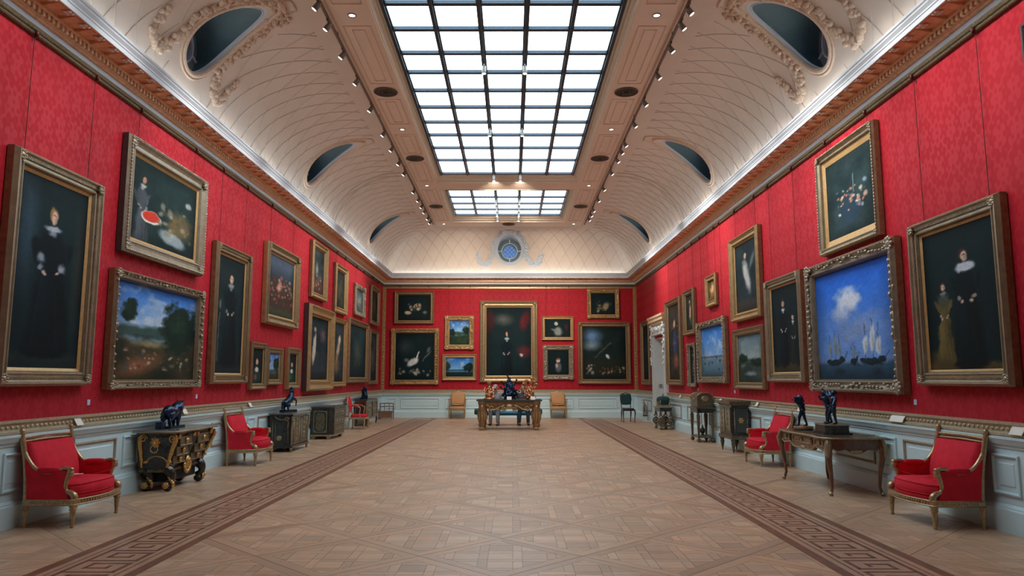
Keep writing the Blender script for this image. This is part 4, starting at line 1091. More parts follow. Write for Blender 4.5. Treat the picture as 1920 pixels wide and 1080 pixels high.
# far wall
PT('back', -4.98, -3.31, 3.91, 5.30, flowers, 'still life with red flowers, top left of the far wall', 0.13, .12, 'frame_gilt', 0.025, 'slip_gold', 0, 'frame_brown', 31)
PT('back', -5.10, -3.08, 1.37, 3.71, game, 'large dark picture of white birds, low left on the far wall', 0.18, .12, 'frame_gilt_bright', 0.02, 'slip_gold', 2, 'frame_brown', 32, chains=False)
PT('back', -2.84, -1.61, 2.83, 4.25, view, 'small upright blue and green landscape in a carved frame, far wall', .19, .11, 'frame_gilt_bright', .02, 'slip_gold', 2, 'frame_brown', 33)
PT('back', -2.93, -1.49, 1.54, 2.63, lake, 'small wide lake view with blue sky under the upright landscape, far wall', .14, .11, 'frame_gilt_bright', .02, 'slip_gold', 0, 'frame_brown', 34, chains=False)
PT('back', -1.36, 1.09, 1.46, 4.89, grand, 'largest full-length portrait in the centre of the far wall', 0.24, .13, 'frame_gilt', 0.045, 'slip_gold', 1, 'frame_brown', 35)
PT('back', 1.26, 2.60, 3.22, 4.23, reader, 'small dark picture of a seated reader in pale clothes, far wall', .12, .10, 'frame_gilt_bright', .02, 'slip_gold', 0, 'frame_brown', 36)
PT('back', 1.30, 2.59, 1.57, 3.01, girl, 'small dark half-length of a pale girl in a carved frame, far wall', .19, .10, 'frame_silver', .02, 'slip_gold', 2, 'frame_brown', 37, chains=False)
PT('back', 3.19, 4.55, 4.14, 5.39, stilllife, 'small brown game still life, top right of the far wall', .16, .10, 'frame_gilt_bright', .02, 'slip_gold', 2, 'frame_brown', 38)
PT('back', 2.79, 4.99, 1.39, 3.98, farmyard, 'large dark picture with a flying white bird, low right on the far wall', 0.18, .12, 'frame_gilt', 0.02, 'slip_gold', 1, 'frame_brown', 39, chains=False)
# right wall, farthest first
PT('right', 27.6, 29.3, 1.39, 3.84, dark_tall, 'dark tall picture between the doorway and the far right corner', 0.16, .12, 'frame_gilt', 0.03, 'slip_gold', 0, 'frame_brown', 41, False)
PT('right', 22.42, 24.50, 1.41, 4.15, holy, 'tall brown figure picture with blue drapery beside the doorway', 0.14, .13, 'frame_gilt', 0.03, 'slip_gold', 0, 'frame_brown', 42)
PT('right', 20.72, 21.96, 2.88, 4.20, nymph, 'small dark upright picture with a nude, above the slim dark portrait', 0.125, .12, 'frame_gilt', 0.02, 'slip_gold', 0, 'frame_brown', 43)
PT('right', 20.78, 21.62, 1.38, 2.62, slim, 'slim small dark portrait between the tall brown picture and the harbour', 0.09, .10, 'frame_silver', 0.015, 'slip_gold', 2, 'dark_frame', 44, False)
PT('right', 17.72, 20.36, 1.50, 3.12, harbour, 'blue harbour view in an ornate gilt frame on the right wall', 0.15, .14, 'frame_gilt_pale', 0.015, 'slip_gold', 2, 'frame_brown', 45)
PT('right', 18.46, 19.40, 3.48, 4.30, relief, 'small golden orange picture hung high on the right wall', .14, .10, 'frame_gilt_bright', .0, 'slip_gold', 0, 'frame_brown', 46)
PT('right', 15.12, 17.06, 2.90, 4.84, angel, 'upright picture with a white-robed figure, high on the right wall', 0.17, .14, 'frame_gilt_bright', 0.03, 'slip_gold', 0, 'frame_brown', 47)
PT('right', 15.08, 17.08, 1.38, 2.72, river, 'grey-green river landscape under the white-robed figure', 0.13, .12, 'frame_gilt', 0.02, 'slip_gold', 0, 'frame_brown', 48, False)
PT('right', 13.00, 14.80, 1.54, 3.56, couple, 'dark double portrait left of the blue ship picture', 0.16, .13, 'frame_gilt_pale', 0.035, 'slip_gold', 0, 'frame_brown', 49, flute=True)
PT('right', 10.10, 12.04, 3.62, 5.29, bouquet, 'dark flower piece with an orange-gold slip, high above the ships', 0.115, .12, 'frame_gilt_pale', 0.1, 'slip_gold', 1, 'frame_brown', 50)
PT('right', 9.71, 12.66, 1.40, 3.52, ships, 'big bright blue sky over sailing ships in a carved silver-gilt frame', 0.18, .15, 'frame_silver', 0.02, 'frame_gilt', 2, 'frame_brown', 51, chains=False)
PT('right', 7.57, 9.34, 1.52, 3.57, mother, 'dark portrait of a woman in a white ruff with a child, at the near right', 0.16, .13, 'frame_gilt_pale', 0.035, 'slip_gold', 0, 'frame_brown', 52, plate=True, flute=True)
PT('right', 5.4, 7.03, 3.9, 5.17, dim, 'picture whose corner just shows at the upper right edge of the view', .2, .12, 'dark_frame', .03, 'slip_gold', 0, 'dark_frame', 53, False)
# ================================================================== FURNITURE
def bez(p0, p1, p2, p3, n=10):
    out = []
    for k in range(n+1):
        t = k/n; u = 1-t
        out.append(tuple(u**3*a + 3*u*u*t*b + 3*u*t*t*c + t**3*d for a, b, c, d in zip(p0, p1, p2, p3)))
    return out
def turned_leg(h, r):
    return [(r*.35, 0), (r*.55, h*.02), (r*.6, h*.10), (r*.42, h*.13), (r*.5, h*.16), (r*.9, h*.72), (r*.72, h*.76), (r*1.12, h*.80), (r*1.12, h*.86), (r*.8, h*.89), (r*1.15, h*.92), (r*1.15, h)]
# ---- low red armchairs with gilt frames
def bergere(label):
    t = thing('armchair', label, 'armchair', (0, 0, 0), 0, 'red armchairs with gilt frames')
    xb, xf, hw = 0.02, 0.54, 0.445
    for x, y in ((xb, -hw), (xb, hw), (xf, -hw), (xf, hw)):
        MB().lathe(turned_leg(.235, .036 if x > .3 else .032), x, y, 10).build('leg', 'chair_gilt', t)
    # bowed seat rail
    bow = [(xf + .015 + .085*math.cos(PI/2*(2*k/12-1)), -hw + 2*hw*k/12) for k in range(13)]
    outer = [(xb-.02, -hw-.025), ] + [(xf+.02, -hw-.03)] + bow[1:-1] + [(xf+.02, hw+.03), (xb-.02, hw+.025)]
    MB().prism(outer, 'z', .235, .30).build('seat_rail', 'chair_gilt', t)
    m = MB()
    for z in (.243, .295): m.tube([(x+.004 if x > .3 else x, y*1.004, z) for x, y in outer], .009, 5, closed=True)
    n = 16
    for s in (-1, 1):
        for k in range(n): m.ell((xb+.06+(xf-xb-.1)*k/(n-1), s*(hw+.028), .268), (.010, .008, .014), 5, 3)
    for k in range(22):
        y = -hw+.05 + (2*hw-.1)*k/21; x = xf + .015 + .085*math.cos(PI/2*(y/hw)); m.ell((x+.004, y, .268), (.009, .013, .014), 5, 3)
    m.build('rail_moulding', 'chair_gilt', t)
    # back: posts, crest rail, finials
    for s in (-1, 1):
        pth = bez((xb, s*hw, .29), (xb-.01, s*hw, .55), (xb-.05, s*hw, .80), (xb-.10, s*hw, .985), 8)
        MB().tube(pth, [.030]*3 + [.027]*3 + [.03]*3, 8).build('back_post', 'chair_gilt', t)
        MB().lathe([(.026, 0), (.034, .012), (.018, .022), (.026, .034), (.030, .048), (.020, .066), (.006, .074)], xb-.10, s*hw, 10, z0=.985).build('finial', 'chair_gilt', t)
    m = MB(); m.tube([(xb-.098, -hw, .955), (xb-.112, 0, .965), (xb-.098, hw, .955)], .018, 8); m.tube([(xb-.092, -hw, .915), (xb-.106, 0, .922), (xb-.092, hw, .915)], .013, 8)
    m.build('crest_rail', 'chair_gilt', t)
    # upholstered back
    m = MB(); rings = []
    for k in range(9):
        z = .30 + .60*k/8; x = xb + .02 - .10*(k/8)**1.4; b = .05 + .05*math.sin(PI*min(1, k/8))
        rings.append([(x-.03, -hw+.03, z), (x-.03, hw-.03, z), (x+b*.6, hw-.035, z), (x+b, hw-.09, z), (x+b*1.08, 0, z), (x+b, -hw+.09, z), (x+b*.6, -hw+.035, z)])
    m.loft(rings, True, True, True); m.build('back_cushion', 'red_fabric', t)
    for s in (-1, 1):
        y = s*hw
        # sweeping arm: down from the post, forward, then a volute over the support
        pth = bez((xb-.05, y, .80), (xb+.02, y, .66), (xb+.10, y, .585), (xb+.22, y, .578), 8) + bez((xb+.22, y, .578), (xb+.31, y, .572), (xb+.33, y, .625), (xb+.40, y, .632), 6)[1:] + bez((xb+.40, y, .632), (xb+.45, y, .63), (xb+.47, y, .62), (xb+.475, y, .59), 5)[1:]
        MB().tube(pth, [.022]*len(pth), 8).build('arm_rail', 'chair_gilt', t)
        m = MB(); sp_ = bez((xb+.455, y, .61), (xb+.44, y, .52), (xb+.40, y, .44), (xb+.43, y, .39), 7) + bez((xb+.43, y, .39), (xb+.47, y, .365), (xb+.54, y, .37), (xb+.525, y, .29), 6)[1:]
        m.tube(sp_, [.026]*4+[.022]*4+[.026, .03, .034, .036, .038, .036], 8); m.lathe([(.028, 0), (.036, .01), (.036, .05), (.024, .06), (.03, .07), (.03, .085), (.012, .096)], xb+.465, y, 10, z0=.545)
        m.build('arm_support', 'chair_gilt', t)
        MB().pill(xb+.10, xb+.36, y-.036, y+.036, .575, .645, .6, 16, 8).build('arm_pad', 'red_fabric', t)
        # upholstered side below the arm
        poly = [(xb+.005, .30), (xf-.04, .30), (xb+.43, .40), (xb+.405, .45), (xb+.44, .54), (xb+.44, .60), (xb+.38, .615), (xb+.33, .60), (xb+.25, .57), (xb+.15, .575), (xb+.06, .63), (xb-.01, .72), (xb-.03, .74)]
        m = MB(); m.prism(poly, 'y', y-.022, y+.022); m.build('side_panel', 'red_fabric', t)
    # seat cushion bowed at the front
    m = MB(); base = [(xb+.05, -hw+.04), (xf-.08, -hw+.035)] + [(xf - .02 + .10*math.cos(PI/2*(2*k/12-1)), (-hw+.03) + 2*(hw-.03)*k/12) for k in range(1, 12)] + [(xf-.08, hw-.035), (xb+.05, hw-.04)]
    cx = .29
    def rg(s, z, crown=0): return [(cx+(x-cx)*s, y*s, z + crown*(1-(y/hw)**2)) for x, y in base]
    m.loft([rg(.985, .30), rg(1, .305), rg(1, .335)], True, True, True); m.build('seat_deck', 'red_fabric', t)
    m = MB(); m.loft([rg(.96, .338), rg(.995, .35), rg(1.01, .385, .006), rg(1.0, .425, .012), rg(.965, .452, .02), rg(.85, .468, .026), rg(.5, .476, .03), rg(.05, .478, .03)], True, True, True)
    sc = m.build('seat_cushion', 'red_fabric', t)
    for z, cr in ((.352, 0), (.444, .017)):
        MB().tube([(p[0], p[1], p[2]) for p in rg(.99, z, cr)], .006, 5, closed=True).build('piping', 'red_fabric', sc)
    MB().tube(bez((xb+.44, -hw, .52), (xb+.30, -.15, .47), (xb+.30, .15, .47), (xb+.44, hw, .52), 12), .003, 5).build('barrier_cord', 'red_fabric', t)
    return t
A1 = bergere('large red armchair nearest on the left, beside the dark gilt-mounted commode'); A1.location = (-5.30, 8.605, 0)
for lab, loc, rz in (('red armchair beyond the dark commode on the left wall', (-5.30, 14.28, 0), 0),
                     ('red armchair half hidden behind the writing desk on the right', (5.10, 14.08, 0), PI),
                     ('large red armchair nearest on the right, in front of the writing desk', (5.07, 8.52, 0), PI)):
    o = copy_tree(A1); o.location = loc; o.rotation_euler = (0, 0, rz); o['label'] = lab
c = MB(); c.box(-.05, .05, -.03, .03, 0, .003); c = c.build('notice_card', 'card_white'); c.location = (-5.0, 8.62, .513); c.rotation_euler = (0, 0, .4); tag(c, 'small white notice card lying on the nearest left armchair seat', 'card')

# ---- bombe commode with gilt mounts
def scroll(mb, c, r, turns=1.6, axis='x', dirn=1, w=.012, start=0):
    pts = []
    for k in range(22):
        t = k/21; a = start + dirn*2*PI*turns*t; rr = r*(1-.85*t)
        pts.append({'x': (c[0], c[1]+rr*math.cos(a), c[2]+rr*math.sin(a)), 'y': (c[0]+rr*math.cos(a), c[1], c[2]+rr*math.sin(a))}[axis])
    mb.tube(pts, [w*(1-.4*k/21) for k in range(22)], 6)
def commode():
    t = thing('commode', 'dark bombe commode with gilt masks and scroll feet by the left wall', 'commode', (-5.36, 11.30, 0))
    D, HW = .56, .70
    top = [(-.03, -HW-.03), (D+.02, -HW-.03), (D+.05, -HW+.05), (D+.02, -HW*.4), (D+.06, 0), (D+.02, HW*.4), (D+.05, HW-.05), (D+.02, HW+.03), (-.03, HW+.03)]
    m = MB(); m.prism(top, 'z', .845, .872); m.build('top_slab', 'marble_grey', t)
    m = MB(); m.tube([(x, y, .848) for x, y in top], .018, 8, closed=True); m.build('top_rim', 'frame_gilt_pale', t)
    def sec(z, f, s): return [(0, -HW*s, z), (D*f*.97, -HW*s, z), (D*f, -HW*s*.86, z), (D*f*.95, -HW*.3*s, z), (D*f*1.05, 0, z), (D*f*.95, HW*.3*s, z), (D*f, HW*s*.86, z), (D*f*.97, HW*s, z), (0, HW*s, z)]
    m = MB(); m.loft([sec(.30, .72, .82), sec(.33, .74, .83), sec(.42, .76, .86), sec(.55, .84, .90), sec(.68, .94, .96), (sec(.77, .99, .99)), sec(.80, .97, .98), sec(.845, .98, .99)])
    m.build('body', 'ebony', t)
    m = MB(); m.loft([sec(.27, .74, .84), sec(.30, .745, .84), sec(.315, .72, .82)]); m.build('base_moulding', 'boulle', t)
    m = MB(); m.box(.03, D*.66, -HW*.66, HW*.66, .12, .28); m.build('under_frame', 'dark_void', t)
    # drawers on the front, with gilt borders and handles
    for zc, h, f in ((.70, .12, .955), (.56, .12, .87), (.43, .10, .79)):
        for s in (-1, 1):
            x = D*f - .005; y0, y1 = (s*.10, s*.50)
            m = MB(); m.box(x-.04, x+.018, min(y0, y1), max(y0, y1), zc-h/2, zc+h/2); dr = m.build('drawer', 'boulle', t)
            m = MB(); m.tube([(x+.02, y0, zc-h/2), (x+.02, y1, zc-h/2), (x+.02, y1, zc+h/2), (x+.02, y0, zc+h/2)], .008, 5, closed=True); m.build('gilt_border', 'ormolu_dull', dr)
            m = MB(); m.ell((x+.03, (y0+y1)/2, zc), (.022, .04, .04), 8, 5); m.ell((x+.045, (y0+y1)/2, zc+.012), (.016, .02, .024), 6, 4); m.build('handle', 'ormolu', dr)
    # corner mounts: gilt scroll brackets curling at the top
    for s in (-1, 1):
        for fx, y in ((1, s*HW*.97), (0, s*HW*.97)):
            m = MB()
            pth = [((D*f if fx else .05), y*k, z) for f, k, z in ((.98, 1.0, .78), (.99, 1.0, .72), (.93, .98, .64), (.86, .94, .54), (.79, .90, .44), (.74, .87, .34))]
            m.tube(pth, [.03, .035, .032, .027, .022, .02], 8)
            scroll(m, ((D*.93 if fx else .10), y*1.02, .755), .06, 1.6, 'y', -1 if fx else 1, .013, 0)
            for k in range(5): m.ell((pth[k][0]+.012, pth[k][1], pth[k][2]), (.022, .028, .03), 6, 4)
            m.build('corner_mount', 'ormolu', t)
        # side panel outlines, lion mask with ring
        m = MB(); yy = s*(HW*.955)
        m.tube([(.10, yy*.99, .755), (D*.90, yy*.99, .755)], .006, 5); m.tube(bez((.12, s*HW*.865, .42), (.20, s*HW*.90, .53), (.34, s*HW*.90, .53), (.42, s*HW*.865, .42), 10), .010, 5)
        m.ell((.11, s*HW*.87, .415), (.05, .018, .022), 6, 4); m.ell((.44, s*HW*.87, .415), (.05, .018, .022), 6, 4)
        m.build('side_border', 'ormolu', t)
        m = MB(); m.ell((.27, s*HW*.98, .70), (.055, .03, .065), 10, 6); m.ell((.27, s*HW*1.015, .685), (.025, .025, .03), 8, 5)
        for k in range(8): a = 2*PI*k/8; m.ell((.27+.058*math.cos(a), s*HW*.975, .70+.065*math.sin(a)), (.02, .016, .02), 6, 4)
        mk = m.build('lion_mask', 'ormolu', t)
        MB().ring((.27, s*HW*1.01, .61), .052, .008, 'y', 20).build('ring_handle', 'ormolu', mk)
    m = MB(); m.ell((D*.80, 0, .36), (.04, .085, .10), 10, 6); m.ell((D*.84, 0, .37), (.03, .045, .055), 8, 5)
    for k in range(10): a = PI + PI*k/9; m.ell((D*.80, .10*math.cos(a), .33+.11*math.sin(a)), (.025, .03, .03), 6, 4)
    m.build('central_mask', 'ormolu', t)
    m = MB()
    for y in (-.56, -.06, .06, .56): m.ell((D*.98, y, .78), (.035, .04, .045), 8, 5)
    m.build('top_mount', 'ormolu', t)
    for x, s in ((.08, -1), (.08, 1), (D*.74-.03, -1), (D*.74-.03, 1)):
        y = s*HW*.74
        m = MB(); m.tube(bez((x, y, .30), (x+.10, y, .24), (x+.09, y, .14), (x, y, .10), 8), [.08, .078, .07, .062, .055, .05, .05, .055, .06], 8); m.ell((x+.02, y, .055), (.075, .06, .055), 10, 6)
        lg = m.build('foot', 'ebony', t)
        m = MB()
        for q in ((x+.02, y+s*.068, .085), (x+.100, y, .085)):
            m.ell(q, (.014 if q[0] > x+.09 else .05, .05 if q[0] > x+.09 else .014, .05), 10, 4); m.ell(q, (.024, .024, .02), 6, 4)
        for k in range(4): m.ell((x+.05+.02*k, y+s*(.03), .20-.03*k), (.022, .03, .03), 6, 4)
        m.build('rosette_mount', 'ormolu', lg)
    return t
commode()

# ---- animals in bronze
def bull(loc, rz):
    t = thing('bull_bronze', 'dark bronze bull standing on a slab on the left commode', 'sculpture', loc, rz)
    MB().prism([(-.24, -.10), (.24, -.10), (.27, 0), (.24, .10), (-.24, .10)], 'z', 0, .03).build('slab', 'bronze_blue', t)
    m = MB()
    m.ell((-.11, 0, .235), (.13, .085, .105), 12, 8); m.ell((.0, 0, .225), (.17, .085, .10), 12, 8); m.ell((.12, 0, .25), (.115, .088, .12), 12, 8)
    m.tube([(.13, 0, .27), (.19, -.005, .315), (.225, -.01, .345)], [.10, .085, .065], 10); m.ell((.25, -.012, .345), (.062, .052, .055), 10, 6); m.ell((.292, -.014, .322), (.032, .027, .028), 8, 5)
    for s in (-1, 1):
        m.tube(bez((.235, s*.03-.01, .38), (.235, s*.065-.01, .39), (.25, s*.07-.01, .42), (.26, s*.055-.01, .435), 5), [.012, .011, .009, .007, .005, .003], 6); m.ell((.225, s*.055-.01, .365), (.012, .026, .012), 6, 4)
        for x, dx in ((.13, .02), (-.17, -.02)):
            dx = dx*s
            if x > 0: m.tube([(x, s*.038, .21), (x+dx*.6, s*.042, .12), (x+dx, s*.042, .07), (x+dx, s*.042, .035)], [.055, .036, .027, .023], 8)
            else: m.tube([(x+.03, s*.038, .22), (x+.03+dx, s*.044, .15), (x-.02+dx, s*.044, .095), (x+dx, s*.044, .035)], [.07, .046, .028, .023], 8)
            m.ell((x+dx+.008, s*.042, .038), (.026, .018, .016), 8, 5)
    m.tube(bez((-.225, 0, .27), (-.26, 0, .27), (-.262, .01, .2), (-.25, .01, .12), 8), [.014, .012, .011, .010, .010, .010, .012, .015, .012], 6)
    remesh(m.build('bull', 'bronze_blue', t), .009, 3)
    m = MB(); m.box(-.40, -.29, -.05, .05, 0, .10); m.build('side_block', 'bronze_blue', t)
    m = MB(); m.lathe([(.02, 0), (.008, .01), (.007, .05), (.016, .07), (.006, .10), (.002, .12)], -.345, 0, 8, z0=.10); m.build('small_finial', 'bronze_blue', t)
bull((-5.13, 11.18, .873), PI/2)
def horse(loc, rz):
    t = thing('horse_bronze', 'dark bronze rearing horse on the black cabinet by the left wall', 'sculpture', loc, rz)
    MB().prism([(-.22, -.10), (.20, -.10), (.24, 0), (.20, .10), (-.22, .10)], 'z', 0, .05).build('slab', 'bronze_blue', t)
    m = MB()
    m.ell((-.11, 0, .20), (.10, .075, .085), 12, 8); m.tube([(-.12, 0, .21), (-.02, 0, .26), (.07, 0, .33)], [.085, .078, .082], 12)
    m.tube([(.07, 0, .34), (.10, 0, .43), (.09, 0, .50)], [.075, .055, .045], 10); m.tube([(.085, 0, .52), (.13, 0, .505), (.175, 0, .47)], [.042, .036, .024], 8)
    for s in (-1, 1):
        m.ell((.07, s*.018, .565), (.010, .008, .024), 6, 4)
        m.tube([(-.13, s*.045, .19), (-.06, s*.05, .14), (-.12, s*.05, .09), (-.10, s*.05, .045)], [.065, .04, .022, .018], 8); m.ell((-.09, s*.05, .055), (.03, .02, .018), 8, 5)
        m.tube([(.09, s*.045, .30), (.18, s*.05, .30 + .02*s), (.24, s*.05, .27+.03*s), (.22, s*.05, .19+.04*s)], [.045, .03, .02, .014], 8); m.ell((.22, s*.05, .18+.04*s), (.018, .016, .02), 8, 5)
    m.tube(bez((-.19, 0, .25), (-.28, 0, .27), (-.27, .01, .12), (-.25, .01, .03), 8), [.016, .022, .026, .028, .028, .026, .024, .02, .012], 8)
    for k in range(6): m.ell((.045-.004*k, 0, .54-.035*k), (.03, .022, .028), 6, 4)
    remesh(m.build('horse', 'bronze_blue', t), .009, 3)
# ---- black cabinet with carved bracket figures
def cab_black():
    t = thing('black_cabinet', 'black cabinet with gilt corner terms under the rearing horse', 'cabinet', (-5.36, 17.02, 0))
    D, HW, H_ = .52, .64, .85
    m = MB(); m.box(0, D-.03, -HW+.03, HW-.03, .11, H_-.07); m.build('body', 'ebony', t)
    m = MB(); m.prism([(-.02, -HW-.03), (D+.01, -HW-.03), (D+.05, -HW+.08), (D+.05, HW-.08), (D+.01, HW+.03), (-.02, HW+.03)], 'z', H_-.03, H_); m.build('top', 'marble_grey', t)
    m = MB(); m.box(0, D, -HW, HW, H_-.07, H_-.03); m.build('frieze', 'ebony', t)
    m = MB(); m.box(0, D+.01, -HW-.01, HW+.01, .09, .14); m.build('plinth', 'ebony', t)
    for s in (-1, 1):
        m = MB(); m.tube([(D-.02, s*(HW-.02), .14), (D-.02, s*(HW-.02), .52), (D, s*(HW-.01), .66)], [.018, .024, .03], 8); m.ell((D, s*(HW-.0), .70), (.032, .03, .04), 8, 5); m.ell((D, s*HW, .745), (.045, .045, .02), 8, 4)
        scroll(m, (D-.13, s*(HW+.005), .715), .05, 1.5, 'y', 1, .012)
        m.tube(bez((D-.18, s*HW, .72), (D-.26, s*HW, .68), (D-.34, s*HW, .72), (D-.40, s*HW, .77), 8), .012, 6)
        m.build('gilt_term', 'ormolu_dull', t)
        m = MB(); m.lathe([(.01, 0), (.03, .015), (.02, .04), (.045, .09), (.03, .12), (.035, .14)], D-.03, s*(HW-.03), 10); m.build('foot', 'ormolu_dull', t)
        m = MB(); m.lathe([(.02, 0), (.04, .02), (.045, .11)], .06, s*(HW-.06), 10); m.build('foot', 'ebony', t)
        m = MB()
        for ins, r in ((.07, .007), (.13, .005)):
            m.tube([(ins, s*(HW-.025), .18+ins*.5), (D-.08-ins*.3, s*(HW-.025), .18+ins*.5), (D-.08-ins*.3, s*(HW-.025), H_-.14-ins*.3), (ins, s*(HW-.025), H_-.14-ins*.3)], r, 5, closed=True)
        m.ell((D*.42, s*(HW-.02), .30), (.07, .012, .06), 8, 5); m.build('side_border', 'ormolu_dull', t)
    for s in (-1, 1):
        m = MB(); m.box(D-.035, D-.012, .02 if s > 0 else -HW+.10, HW-.10 if s > 0 else -.02, .17, H_-.10); d = m.build('door', 'boulle', t)
        m = MB()
        for k in range(5): m.ell((D-.008, s*.28, .26+.11*k), (.014, .05, .03), 8, 4)
        m.tube([(D-.01, s*.07, .21), (D-.01, s*.50, .21), (D-.01, s*.50, .72), (D-.01, s*.07, .72)], .008, 5, closed=True); m.build('gilt_mount', 'ormolu_dull', d)
    MB().prism([(.05, -.09), (.2, -.06), (.2, .06), (.05, .09)], 'z', .0, .10)
cab_black(); horse((-5.13, 17.0, .851), PI/2 - .25)
# ---- brass-inlaid chest of drawers
def chest():
    t = thing('chest_of_drawers', 'brass-inlaid dark chest of drawers between the black cabinet and red chair', 'chest', (-5.37, 20.55, 0))
    D, HW, H_ = .58, .72, .86
    m = MB(); m.prism([(0, -HW), (D-.10, -HW), (D, -HW+.10), (D, HW-.10), (D-.10, HW), (0, HW)], 'z', .10, H_-.035); m.build('body', 'ebony', t)
    m = MB(); m.prism([(-.01, -HW-.02), (D-.09, -HW-.02), (D+.03, -HW+.09), (D+.03, HW-.09), (D-.09, HW+.02), (-.01, HW+.02)], 'z', H_-.035, H_); m.build('top', 'leather_dark', t)
    m = MB(); m.prism([(-.01, -HW-.012), (D-.095, -HW-.012), (D+.012, -HW+.095), (D+.012, HW-.095), (D-.095, HW+.012), (-.01, HW+.012)], 'z', .08, .12); m.build('base_moulding', 'ormolu_dull', t)
    for x in (.05, D-.13):
        for s in (-1, 1): MB().frustum(0, (x-.03, x+.05, s*(HW-.07)-.03, s*(HW-.07)+.03), .08, (x-.05, x+.07, s*(HW-.07)-.05, s*(HW-.07)+.05)).build('foot', 'ormolu_dull', t)
    for s in (-1, 1):
        m = MB(); y = s*(HW+.004); c = .055
        oct_ = [(.07+c, .19), (D-.17-c, .19), (D-.17, .19+c), (D-.17, .74-c), (D-.17-c, .74), (.07+c, .74), (.07, .74-c), (.07, .19+c)]
        m.tube([(x, y, z) for x, z in oct_], .010, 5, closed=True)
        for x, z in ((.085, .205), (D-.185, .205), (D-.185, .725), (.085, .725)): m.ring((x, y, z), .026, .006, 'y', 12, 5)
        m.build('brass_border', 'ormolu_dull', t)
        m = MB(); m.prism([(x, z) for x, z in [(.12+c, .23), (D-.22-c, .23), (D-.22, .23+c), (D-.22, .70-c), (D-.22-c, .70), (.12+c, .70), (.12, .70-c), (.12, .23+c)]], 'y', s*(HW-.01), s*(HW+.003)); m.build('inlaid_panel', 'boulle', t)
    for k in range(3):
        m = MB(); m.box(D-.02, D+.014, -HW+.13, HW-.13, .14+.225*k, .345+.225*k); d = m.build('drawer', 'boulle', t)
        m = MB()
        for s in (-1, 1): m.ell((D+.02, s*.32, .245+.225*k), (.02, .06, .03), 8, 5)
        m.ell((D+.02, 0, .245+.225*k), (.02, .04, .05), 8, 5); m.build('handle', 'ormolu_dull', d)
chest()
# ---- oval-backed gilt chair with red upholstery
def fauteuil(t, fab, gilt, oval=True, w=.30, seat=.42, top=1.0):
    """open armchair: cabriole-ish legs, padded seat and back, open padded arms"""
    for x, y in ((.02, -w+.04), (.02, w-.04), (.50, -w), (.50, w)):
        MB().tube([(x, y, seat-.07), (x+(.015 if x > .3 else -.02), y, seat*.55), (x-(.01 if x > .3 else .02), y, .05), (x+(.01 if x > .3 else -.03), y, 0)], [.032, .028, .018, .02], 8).build('leg', gilt, t)
    MB().prism([(0, -w+.02), (.50, -w-.02), (.545, -w*.5), (.555, 0), (.545, w*.5), (.50, w+.02), (0, w-.02)], 'z', seat-.10, seat-.035).build('seat_rail', gilt, t)
    MB().pill(.02, .54, -w, w, seat-.06, seat+.05, .5, 24, 10).build('seat_cushion', fab, t)
    zc = (top+seat+.12)/2; rz_ = (top-seat-.12)/2
    tilt = Matrix.Rotation(-.16, 3, 'Y')
    m = MB()
    if oval: m.ell((-.045, 0, zc), (.035, w*.80, rz_), 20, 10, tilt)
    else: m.ell((-.045, 0, zc), (.035, w*.88, rz_), 20, 12, tilt, .55)
    m.build('back_cushion', fab, t)
    m = MB(); pts = []
    for k in range(28):
        a = 2*PI*k/28; p = 1.0 if oval else .6
        sg = lambda v: (1 if v >= 0 else -1)*abs(v)**p
        q = tilt @ Vector((0, w*(.84 if oval else .92)*sg(math.cos(a)), (rz_+.015)*sg(math.sin(a)))); pts.append((-.05+q.x, q.y, zc+q.z))
    m.tube(pts, .02, 6, closed=True)
    if not oval: m.ell((-.06-.16*rz_, 0, top+.03), (.02, .10, .04), 10, 5)
    m.build('back_frame', gilt, t)
    for s in (-1, 1):
        MB().tube([(.0, s*(w-.06), seat-.05), (-.03, s*(w-.08), seat+.16)], .02, 6).build('back_post', gilt, t)
        MB().tube(bez((-.05, s*w*.82, zc-.02), (.10, s*(w+.03), zc-.06), (.28, s*(w+.04), zc-.03), (.36, s*(w+.03), zc-.10), 8) + bez((.36, s*(w+.03), zc-.10), (.40, s*(w+.02), zc-.14), (.30, s*w, seat+.06), (.38, s*w, seat-.05), 7)[1:], .018, 7).build('arm', gilt, t)
        MB().pill(.08, .30, s*(w+.035)-.03, s*(w+.035)+.03, zc-.065, zc-.015, .7, 12, 6).build('arm_pad', fab, t)
    return t
t = thing('gilt_chair', 'small gilt open armchair with red oval back by the left wall', 'chair', (-5.22, 24.0, 0), 0)
fauteuil(t, 'red_fabric', 'chair_gilt', True, .33, .42, 1.04)
